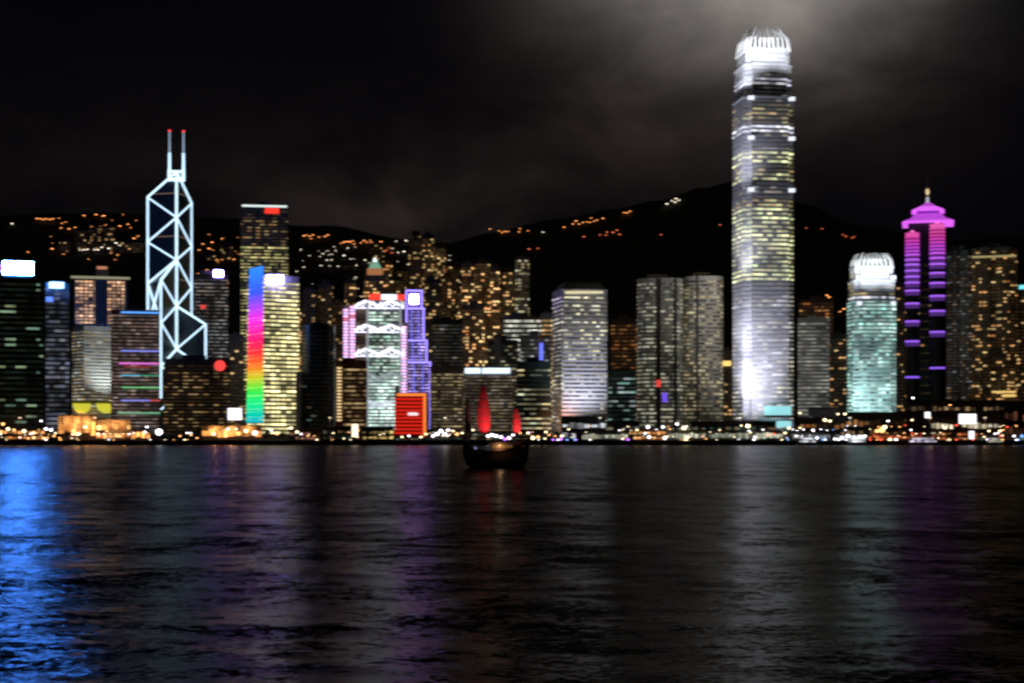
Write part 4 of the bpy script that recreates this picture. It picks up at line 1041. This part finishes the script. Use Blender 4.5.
SL = [('orange lamp on the quay below the black office tower', 'lamps below the black office tower', [(3, 424, 'o', 1.4), (8, 429, 'y', 1.5), (14, 430, 'o', 1.2), (24, 431, 'y', 1.5), (35, 433, 'o', 1)]),
      ('pinkish white quay lamp below the slim tower', 'lamps below the slim tower', [(41, 421, 'w', .9), (46, 429, 'w', 1.3), (51, 430, 'w', 1.3), (54, 436, 'o', 1)]),
      ('yellow lamp before the tall orange arcade', 'lamps before the tall arcade', [(73, 431, 'o', 1.5), (78, 434, 'y', 1.4), (85, 427, 'y', 1.3), (98, 434, 'y', 1.2), (107, 431, 'o', 1.0), (120, 436, 'o', 1)]),
      ('white lamp in the pair beside the dazzling quay lamp', 'white pair by the dazzling lamp', [(147, 427, 'w', .9), (145, 432, 'w', .9)]),
      ('dazzling white quay lamp below the striped office tower', None, [(159, 432, 'w', 2.9)]),
      ('amber lamp on the dark quay below the brown block with the red sign', 'lamps below the brown block', [(180, 436, 'o', .8), (187, 433, 'w', .8), (191, 435, 'o', .8), (197, 438, 'o', .8)]),
      ('lamp in front of the brightest orange hall', 'lamps of the brightest orange hall', [(228, 429, 'w', 1.0), (236, 429, 'y', 1.0), (246, 431, 'y', 1.6), (255, 433, 'w', 1.9), (214, 434, 'y', 1.2)]),
      ('amber white lamp on the quay before the rosy pavilion', 'lamps before the rosy pavilion', [(271, 430, 'w', .9), (277, 434, 'o', 1.0), (291, 428, 'y', 1.2), (297, 432, 'y', 1.3), (301, 434, 'w', .8), (308, 436, 'o', .7)]),
      ('low lamp on the quay before the red glowing building', 'lamps before the red building', [(402, 437, 'y', .9), (409, 436, 'w', .9), (421, 437, 'y', 1.0), (426, 434, 'y', .9)]),
      ('cold white lamp in the dense cluster below the wide beige block', 'white cluster below the beige block', [(433, 436, 'w', 1.2), (437, 434, 'w', 1.6), (441, 431, 'w', 1.6), (445, 434, 'w', 1.4), (448, 430, 'w', 1.1)]),
      ('peach lamp on the quay between the white cluster and the junk', 'peach lamps by the junk', [(453, 431, 'y', 1.0), (457, 434, 'o', 1.3), (462, 433, 'y', .9), (467, 429, 'o', 1), (473, 430, 'y', .9)]),
      ('lilac white lamp on the quay seen over the deck of the junk', 'lilac lamps over the junk deck', [(488, 436, 'w', 1.2), (492, 435, 'w', 1.5), (496, 436, 'w', 1.4), (501, 437, 'w', 1.3), (505, 439, 'p', 1.4), (509, 438, 'w', 1.3), (513, 435, 'w', 1.0)]),
      ('amber lamp on the quay just past the stern of the junk', 'amber lamps past the junk', [(520, 433, 'o', .9), (528, 433, 'y', 1.1), (533, 438, 'y', 1.6), (538, 437, 'o', 1.3), (546, 432, 'y', 1.0), (549, 435, 'o', .8)]),
      ('lamp in the purple and blue group before the hip roofed tower', 'coloured lamps before the hip roofed tower', [(553, 440, 'p', .9), (558, 441, 'w', .7), (562, 436, 'y', 1.1), (561, 439, 'p', 1.3), (567, 441, 'b', .8), (575, 442, 'b', .9)]),
      ('white lamp on the pier roofs below the beige round-cornered towers', 'lamps below the beige towers', [(637, 430, 'y', .9), (648, 427, 'w', 1.3), (649, 437, 'w', 1.3), (663, 427, 'w', 1.2), (665, 438, 'w', 1.3), (677, 424, 'w', 1.2), (684, 428, 'y', 1.8), (688, 437, 'y', 1.0), (687, 443, 'y', .8)]),
      ('purple light low on the orange lit ferry pier', None, [(628, 441, 'p', 1.2)]),
      ('lamp on the long cream ferry pier', 'lamps on the long cream pier', [(748, 426, 'y', 1.9), (755, 437, 'w', .8), (768, 435, 'r', .7), (774, 434, 'r', .7), (785, 433, 'y', 1.0), (789, 428, 'y', 1.2), (754, 442, 'w', .8)]),
      ('small lamp on the bluish ferry pier', 'lamps on the bluish pier', [(800, 428, 'y', .8), (813, 430, 'w', .9), (817, 438, 'w', 1.0), (823, 441, 'b', .8), (806, 441, 'b', .9), (835, 439, 'w', 1.0)]),
      ('orange lamp over the podiums beside the turquoise tower', 'podium lamps by the turquoise tower', [(825, 420, 'y', 1.5), (830, 421, 'y', 1.2), (838, 414, 'y', .9), (845, 414, 'y', 1.1), (800, 413, 'y', 1.0)]),
      ('glaring lamp in the white row of the glaring pier', 'lamps of the glaring pier', [(842, 438, 'w', 1.2), (848, 436, 'w', 1.5), (854, 438, 'w', 1.5), (860, 437, 'w', 1.5), (865, 436, 'w', 1.0)]),
      ('dazzling orange lamp over the long red lit pier', 'dazzling orange lamps', [(882, 430, 'o', 2.6), (885, 427, 'y', 1.6), (877, 431, 'o', 1.6), (888, 421, 'w', .9)]),
      ('red lamp low on the water side of the red lit pier', None, [(881, 443, 'r', .9)]),
      ('small lamp scattered over the red lit pier', 'lamps over the red pier', [(890, 442, 'y', 1.5), (896, 441, 'w', 1.2), (911, 430, 'w', .8), (912, 420, 'y', .9), (913, 398, 'w', .9), (918, 440, 'w', 1.0), (928, 439, 'w', 1.0), (945, 428, 'y', 1.1), (950, 405, 'o', .8)]),
      ('amber lamp above the hall at the edge of the view', 'lamps near the edge', [(989, 431, 'y', .9), (1000, 431, 'y', 1.1), (1003, 430, 'o', .8), (993, 442, 'w', 1.0), (995, 439, 'w', 1.0), (988, 441, 'p', .8)]),
      ('pale turquoise lamp on the last pier', 'turquoise lamps', [(1014, 436, 'w', .9), (1018, 441, 'b', 1.1), (1022, 436, 'b', 1.2)])]
STR = [('small amber bulb strung along the quay in front of the black office tower', 0, 56, 'oyyw', 16), ('small bulb strung along the quay under the tall orange arcade', 58, 130, 'ooyw', 16),
       ('small bulb along the quay between the kiosk and the brightest orange hall', 132, 200, 'oyw', 9), ('small bulb along the quay before the dim low shed', 300, 392, 'oyyo', 14),
       ('small bulb along the quay below the wide beige block and its neighbour', 428, 462, 'wyyo', 9), ('small bulb along the quay between the junk and the hip roofed tower', 530, 580, 'oypw', 8),
       ('small bulb on the cream and orange ferry piers', 584, 706, 'yyow', 26), ('small bulb on the long cream pier under the tallest tower', 710, 784, 'yyw', 12), ('small white bulb on the bluish and glaring piers', 786, 866, 'wwwb', 22),
       ('small bulb on the red lit pier and the podiums over it', 868, 935, 'ooyr', 26), ('small bulb around the orange red hall', 937, 1022, 'oyrw', 26)]
for lb, a, b_, ks, nn_ in STR:
    SL.append((lb, lb.replace('small', 'row of').replace('bulb', 'bulbs'), [(rnd.uniform(a, b_), rnd.choice((438, 436, 433, 430, 440, 441, 426 if a > 580 else 434)) + rnd.uniform(-1, 1), rnd.choice(ks), rnd.uniform(.35, .8)) for _ in range(nn_)]))
for lb, gp, pts in SL:
    for px, row, k, s_ in pts: slamp(px, row, k, lb, gp, s_ * .95, 1403.5 if row > 424 else 1438)

# street level lighting: added lamps on made-up masts brighten the quay and tower feet
for i, (px, c_, pw) in enumerate(((20, (1, .5, .25), 8e4), (95, (1, .5, .22), 1.2e5), (235, (1, .5, .25), 1.2e5), (330, (1, .6, .35), 8e4), (445, (1, .85, .75), 1.2e5), (600, (.9, .9, 1), 8e4), (740, (.9, .95, 1), 1.2e5), (850, (.85, .95, 1), 1.2e5), (930, (1, .5, .3), 1.2e5), (985, (1, .6, .4), 8e4))):
    r = thing('added_lamp_mast', 'added lamp mast on the road behind the quay, %s' % ('by the black office tower', 'by the tall orange arcade', 'by the brightest orange hall', 'by the black rounded tower', 'by the wide beige block', 'by the hip roofed tower', 'by the tallest tower', 'by the turquoise tower', 'by the pagoda tower', 'by the broad orange flats')[i], 'lamp mast', (X_(px, 1439), 1439, GZ), 0, 'added lamp masts on the road')
    MB().bar((0, 0, 0), (0, 0, 21), .25, .15).build('pole', POST, r)
    MB().box(-1, 1, -.4, .4, 21, 21.5).build('lamp_head', glow('mast lamp head', (1, .85, .6), 2.0), r)
    lamp('POINT', 'added_fill_light', (0, -1.5, 20), pw * .012, c_, r, 1.5)

# ================================================================ trees on the promenade
def crown(seed, n=260, h=7.0, rad=3.4):
    g = random.Random(seed); q = MB(); cl_ = [(Vector((g.uniform(-1, 1) * rad * .6, g.uniform(-1, 1) * rad * .6, h * g.uniform(.45, .95))), g.uniform(.35, .62) * rad) for _ in range(7)]
    for _ in range(n):
        c_, r_ = g.choice(cl_); d = Vector((g.gauss(0, 1), g.gauss(0, 1), g.gauss(0, .8))).normalized() * r_ * g.random() ** .4
        p = c_ + d; s_ = g.uniform(.3, .6); a = Vector((g.gauss(0, 1), g.gauss(0, 1), g.gauss(0, 1))).normalized(); b_ = a.orthogonal().normalized()
        q.quadmesh([p - a * s_, p + b_ * s_ * .6, p + a * s_, p - b_ * s_ * .6], [(0, 1, 2, 3)])
    return q
leafm = wall('dark foliage', (.05, .075, .035), .8, .5, scale=.6); barkm = wall('bark', (.09, .07, .05), .9)
TR = []
for sd in range(4):
    q = MB(); q.bar((0, 0, 0), (0, 0, 3.4), .32, .2); 
    for a in range(4): q.bar((0, 0, 2.6 + a * .3), (1.5 * math.cos(a * 1.7 + sd), 1.5 * math.sin(a * 1.7 + sd), 5.2), .14, .06)
    TR.append((q.mesh('trunk', barkm), crown(sd).mesh('crown', leafm)))
TG = [('dark leafy tree on the quay below the black office tower and the slim tower', 'trees at the black tower quay', [16, 30, 57, 62, 66]), ('dark leafy tree on the quay between the orange kiosk and the brightest orange hall', 'trees by the orange kiosk', [152, 168, 175, 183, 194, 200]),
      ('dark leafy tree on the quay between the brightest orange hall and the red building', 'trees by the rosy pavilion', [265, 283, 322, 333, 341, 348, 366, 377, 388]), ('dark leafy tree on the quay before the hip roofed tower', 'trees before the hip roofed tower', [541, 556, 570, 578]),
      ('dark leafy tree on the quay under the dark podium and piers', 'trees under the dark podium', [642, 700, 712, 727, 739, 760]), ('dark leafy tree on the quay near the pagoda tower', 'trees near the pagoda tower', [868, 900, 921, 951, 982, 1008])]
i = 0
for lb, gp, pxs in TG:
    for px in pxs:
        Y = 1418 + (i * 7) % 5; r = thing('tree', lb, 'tree', (X_(px, Y), Y, GZ), i * 1.3, gp); k = .85 + (i * 37 % 10) * .05
        for nm, me in zip(('trunk', 'crown'), TR[i % 4]):
            o = inst(nm, me, r); o.scale = (k, k, k)
        i += 1

# ================================================================ boats
def ferry(label, L, R, Y, m1, hullm, flip=1):
    k = Y / F; x = X_((L + R) / 2, Y); a = (R - L) / 2 * k
    r = thing('ferry', label, 'ferry', (x, Y, 0), 0, 'ferries moored at the piers')
    q = MB(); st = [(-a, .5, 2.6), (-a * .8, 2.6, 2.2), (-a * .3, 3.4, 1.9), (a * .3, 3.4, 1.9), (a * .8, 2.6, 2.2), (a, .5, 2.6)]
    vs = []
    for X, b_, h in st: vs += [(X, -b_, h), (X * .96, -b_ * .7, -.6), (X * .96, b_ * .7, -.6), (X, b_, h)]
    fs = []
    for j in range(len(st) - 1):
        o = j * 4; fs += [(o, o + 1, o + 5, o + 4), (o + 1, o + 2, o + 6, o + 5), (o + 2, o + 3, o + 7, o + 6), (o + 3, o, o + 4, o + 7)]
    fs += [(3, 2, 1, 0), tuple(range(len(vs) - 4, len(vs)))]
    q.quadmesh(vs, fs); q.build('hull', hullm, r)
    MB().box(-a * .75, a * .75, -2.4, 2.4, 2.2, 4.6).build('lower_deck', WHT, r)
    MB().box(-a * .74, a * .74, -2.55, -2.42, 2.9, 4.1).build('cabin_window', m1, r)
    MB().box(-a * .6, a * .6, -2.2, 2.2, 4.75, 6.8).build('upper_deck', WHT, r)
    MB().box(-a * .59, a * .59, -2.35, -2.22, 5.3, 6.4).build('cabin_window', m1, r)
    MB().box(-a * .66, a * .66, -2.6, 2.6, 6.85, 7.1).build('roof', CON, r)
    MB().bar((a * .1, 0, 7.1), (a * .1, 0, 8.8), .7, .55, 10).build('funnel', DKB, r)
hb = wall('dark hull', (.03, .035, .04), .4)
ferry('white lit ferry moored below the bluish ferry pier', 796, 818, 1380, wg, hb)
ferry('bright white ferry moored below the glaring pier', 845, 867, 1384, wg, hb)
ferry('ferry with lilac white decks moored before the red lit pier', 905, 940, 1382, lit('lilac decks', (.8, .75, 1), (1, .9, 1), .8, 1.2, 3, .3), RED)
ferry('small dim ferry moored near the edge under the broad orange flats', 985, 1004, 1384, cg, hb)

def junk():
    Y = 543.0; k = Y / F; x0 = X_(496, Y)
    r = thing('sailing_junk', 'dark wooden junk with red battened sails crossing the harbour', 'sailing boat', (x0, Y, 0), math.radians(8))
    lx = lambda px: (px - 496) * k; z = lambda row: Z_(row, Y)
    wood = wall('dark varnished wood', (.16, .10, .085), .45, .4, scale=1.5); deckw = wall('deck planks', (.12, .08, .05), .6, .3, scale=2)
    # hull by sections: bow to the left, high stern to the right
    st = [(461, 440, .2), (464, 442, 1.0), (469, 445.5, 2.0), (477, 449, 2.8), (488, 451, 3.1), (500, 451, 3.1), (511, 448.5, 2.9), (520, 444, 2.6), (526, 440.5, 2.3), (529.5, 438, 2.0)]
    kz = [4.2, 1.4, -.2, -.7, -.8, -.8, -.8, -.5, .3, 2.2]
    vs = []; n = 7
    for (px, row, hw), kk in zip(st, kz):
        X = lx(px); top = z(row)
        for j in range(n):
            t = j / (n - 1) * 2 - 1
            yy_ = hw * math.copysign(abs(math.sin(t * math.pi / 2)) ** .7, t); zz = kk + (top - kk) * abs(t) ** 2.2
            vs.append((X + (0 if abs(t) > .9 else (.6 if px < 470 else -.5 if px > 520 else 0)), yy_, zz))
    fs = [(i * n + j, (i + 1) * n + j, (i + 1) * n + j + 1, i * n + j + 1) for i in range(len(st) - 1) for j in range(n - 1)]
    fs += [tuple(range(n))[::-1], tuple(range((len(st) - 1) * n, len(st) * n))]
    hull = MB().quadmesh(vs, fs).build('hull', wood, r)
    for s in (-1, 1):
        q = MB()
        for (a, ra, wa), (b_, rb, wb) in zip(st, st[1:]): q.bar((lx(a), s * wa, z(ra) + .1), (lx(b_), s * wb, z(rb) + .1), .14)
        q.build('gunwale', deckw, hull)
    q = MB(); dk = [(lx(p), z(rw) - .6, w * .9) for p, rw, w in st[1:-1]]
    vs = []
    for X, zz, w in dk: vs += [(X, -w, zz), (X, w, zz)]
    q.quadmesh(vs, [(2 * i, 2 * i + 1, 2 * i + 3, 2 * i + 2) for i in range(len(dk) - 1)]); q.build('deck', deckw, r)
    cab = MB(); cab.box(lx(490), lx(513), -1.9, 1.9, z(449.5) - .5, z(443)); cabin = cab.build('deckhouse', wood, r)
    MB().box(lx(488.5), lx(514.5), -2.3, 2.3, z(443), z(442.3)).build('deckhouse_roof', deckw, r)
    for i in range(6): MB().box(lx(492 + i * 3.4), lx(494 + i * 3.4), -1.99, -1.92, z(447.5), z(445)).build('window', glow('dim cabin window', (1, .6, .25), .12), cabin)
    MB().box(lx(515), lx(526), -1.7, 1.7, z(445), z(439.5)).build('stern_house', wood, r)
    sailm, n_, l_, b_ = mat('red sail cloth')
    b_.inputs['Base Color'].default_value = (.62, .008, .02, 1); b_.inputs['Roughness'].default_value = .9
    wv = n_.new('ShaderNodeTexNoise'); wv.inputs['Scale'].default_value = .6; g = n_.new('ShaderNodeNewGeometry'); l_.new(g.outputs['Position'], wv.inputs['Vector'])
    bp = n_.new('ShaderNodeBump'); bp.inputs['Distance'].default_value = .5; bp.inputs['Strength'].default_value = .6; l_.new(wv.outputs[0], bp.inputs['Height']); l_.new(bp.outputs[0], b_.inputs['Normal'])
    dsail = wall('dark maroon sail cloth', (.05, .008, .012), .9, .3)
    def sail(pts, m, batt, yoff):
        """pts: rows of (row, left px, right px) from the peak down"""
        vs = []; nc = 6
        for rw, a, b2 in pts:
            for i in range(nc + 1):
                t = i / nc; vs.append((lx(a + (b2 - a) * t), yoff - .9 * math.sin(t * math.pi) * min(1, (b2 - a) / 10), z(rw)))
        q = MB(); q.quadmesh(vs, [(j * (nc + 1) + i, j * (nc + 1) + i + 1, (j + 1) * (nc + 1) + i + 1, (j + 1) * (nc + 1) + i) for j in range(len(pts) - 1) for i in range(nc)])
        o = q.build('sail', m, r)
        md = o.modifiers.new('thickness', 'SOLIDIFY'); md.thickness = .06
        sb = o.modifiers.new('smooth', 'SUBSURF'); sb.levels = 1; sb.render_levels = 1
        for p in o.data.polygons: p.use_smooth = True
        for rw, a, b2 in pts[1::batt]:
            MB().bar((lx(a), yoff - .12, z(rw)), (lx((a + b2) / 2), yoff - 1.05 * min(1, (b2 - a) / 10), z(rw)), .07).bar((lx((a + b2) / 2), yoff - 1.05 * min(1, (b2 - a) / 10), z(rw)), (lx(b2), yoff - .12, z(rw)), .07).build('batten', wood, o)
    sail([(384, 481.5, 484), (391, 480, 486), (399, 478.5, 487.8), (407, 477.5, 489), (415, 477, 490), (422, 477, 490.5), (428, 478, 490), (433, 480, 487.5)], sailm, 1, -.2)
    sail([(396, 466, 467.5), (404, 465, 469.5), (412, 464.6, 470.5), (420, 464.4, 471), (432, 464.8, 471)], dsail, 1, -.2)
    sail([(408, 514.5, 517), (413, 513.5, 519), (419, 513, 520.5), (426, 513, 521), (433, 513.8, 520)], sailm, 1, -.2)
    for px, top, w in ((467.5, 392, .16), (482.5, 378, .2), (516, 402, .15)):
        MB().bar((lx(px), .2, z(449)), (lx(px), .2, z(top)), w, w * .5, 8).build('mast', wood, r)
    q = MB(); q.bar((lx(462), 0, z(441)), (lx(456), 0, z(439)), .12, .07); q.build('bowsprit', wood, r)
    MB().bar((lx(456), 0, z(439)), (lx(482.5), .2, z(380)), .03).bar((lx(482.5), .2, z(380)), (lx(516), .2, z(403)), .03).bar((lx(516), .2, z(403)), (lx(527), 0, z(440)), .03).build('rigging', POST, r)
    o = MB().ball((lx(522), -1.9, z(446)), .55).build('lantern', glow('red stern lantern', (1, .06, .04), 2.6), r)
    MB().bar((lx(522), -1.9, z(446) + .5), (lx(522), -1.9, z(442)), .05).build('lantern_hook', POST, o)
    MB().ball((lx(499), -2.4, z(445)), .28).build('lantern', glow('amber deck lantern', (1, .6, .2), 1.2), r)
    lamp('POINT', 'added_hull_light', (lx(499), -3.6, z(446)), 260, (1, .6, .3), r, .25)  # lamp added to brighten the hull planks
    lamp('POINT', 'added_hull_light', (lx(474), -4.2, z(448)), 300, (.5, .55, 1), r, .25)  # bluish lamp added to brighten the bow side of the hull
    MB().ball((lx(474), -4.2, z(448)), .3).bar((lx(474), -4.2, z(448)), (lx(474), -2.4, z(446)), .05).build('lantern', glow('added pale bow lamp', (.5, .55, 1), .8), r)  # made-up lantern around the added bluish lamp
    # deck lamps that light the two red sails
    lamp('SPOT', 'sail_light', (lx(492), -9, z(438)), 6500, (1, .7, .6), r, .3, (0, 0, 0), 60)
    for o in r.children:
        if o.name.startswith('sail_light'):
            o.rotation_euler = (Vector((lx(484), 0, z(416))) - o.location).to_track_quat('-Z', 'Y').to_euler()
    o = lamp('SPOT', 'sail_light', (lx(520), -6, z(438)), 4500, (1, .7, .6), r, .3, None, 60)
    o.rotation_euler = (Vector((lx(517), 0, z(421))) - o.location).to_track_quat('-Z', 'Y').to_euler()
junk()
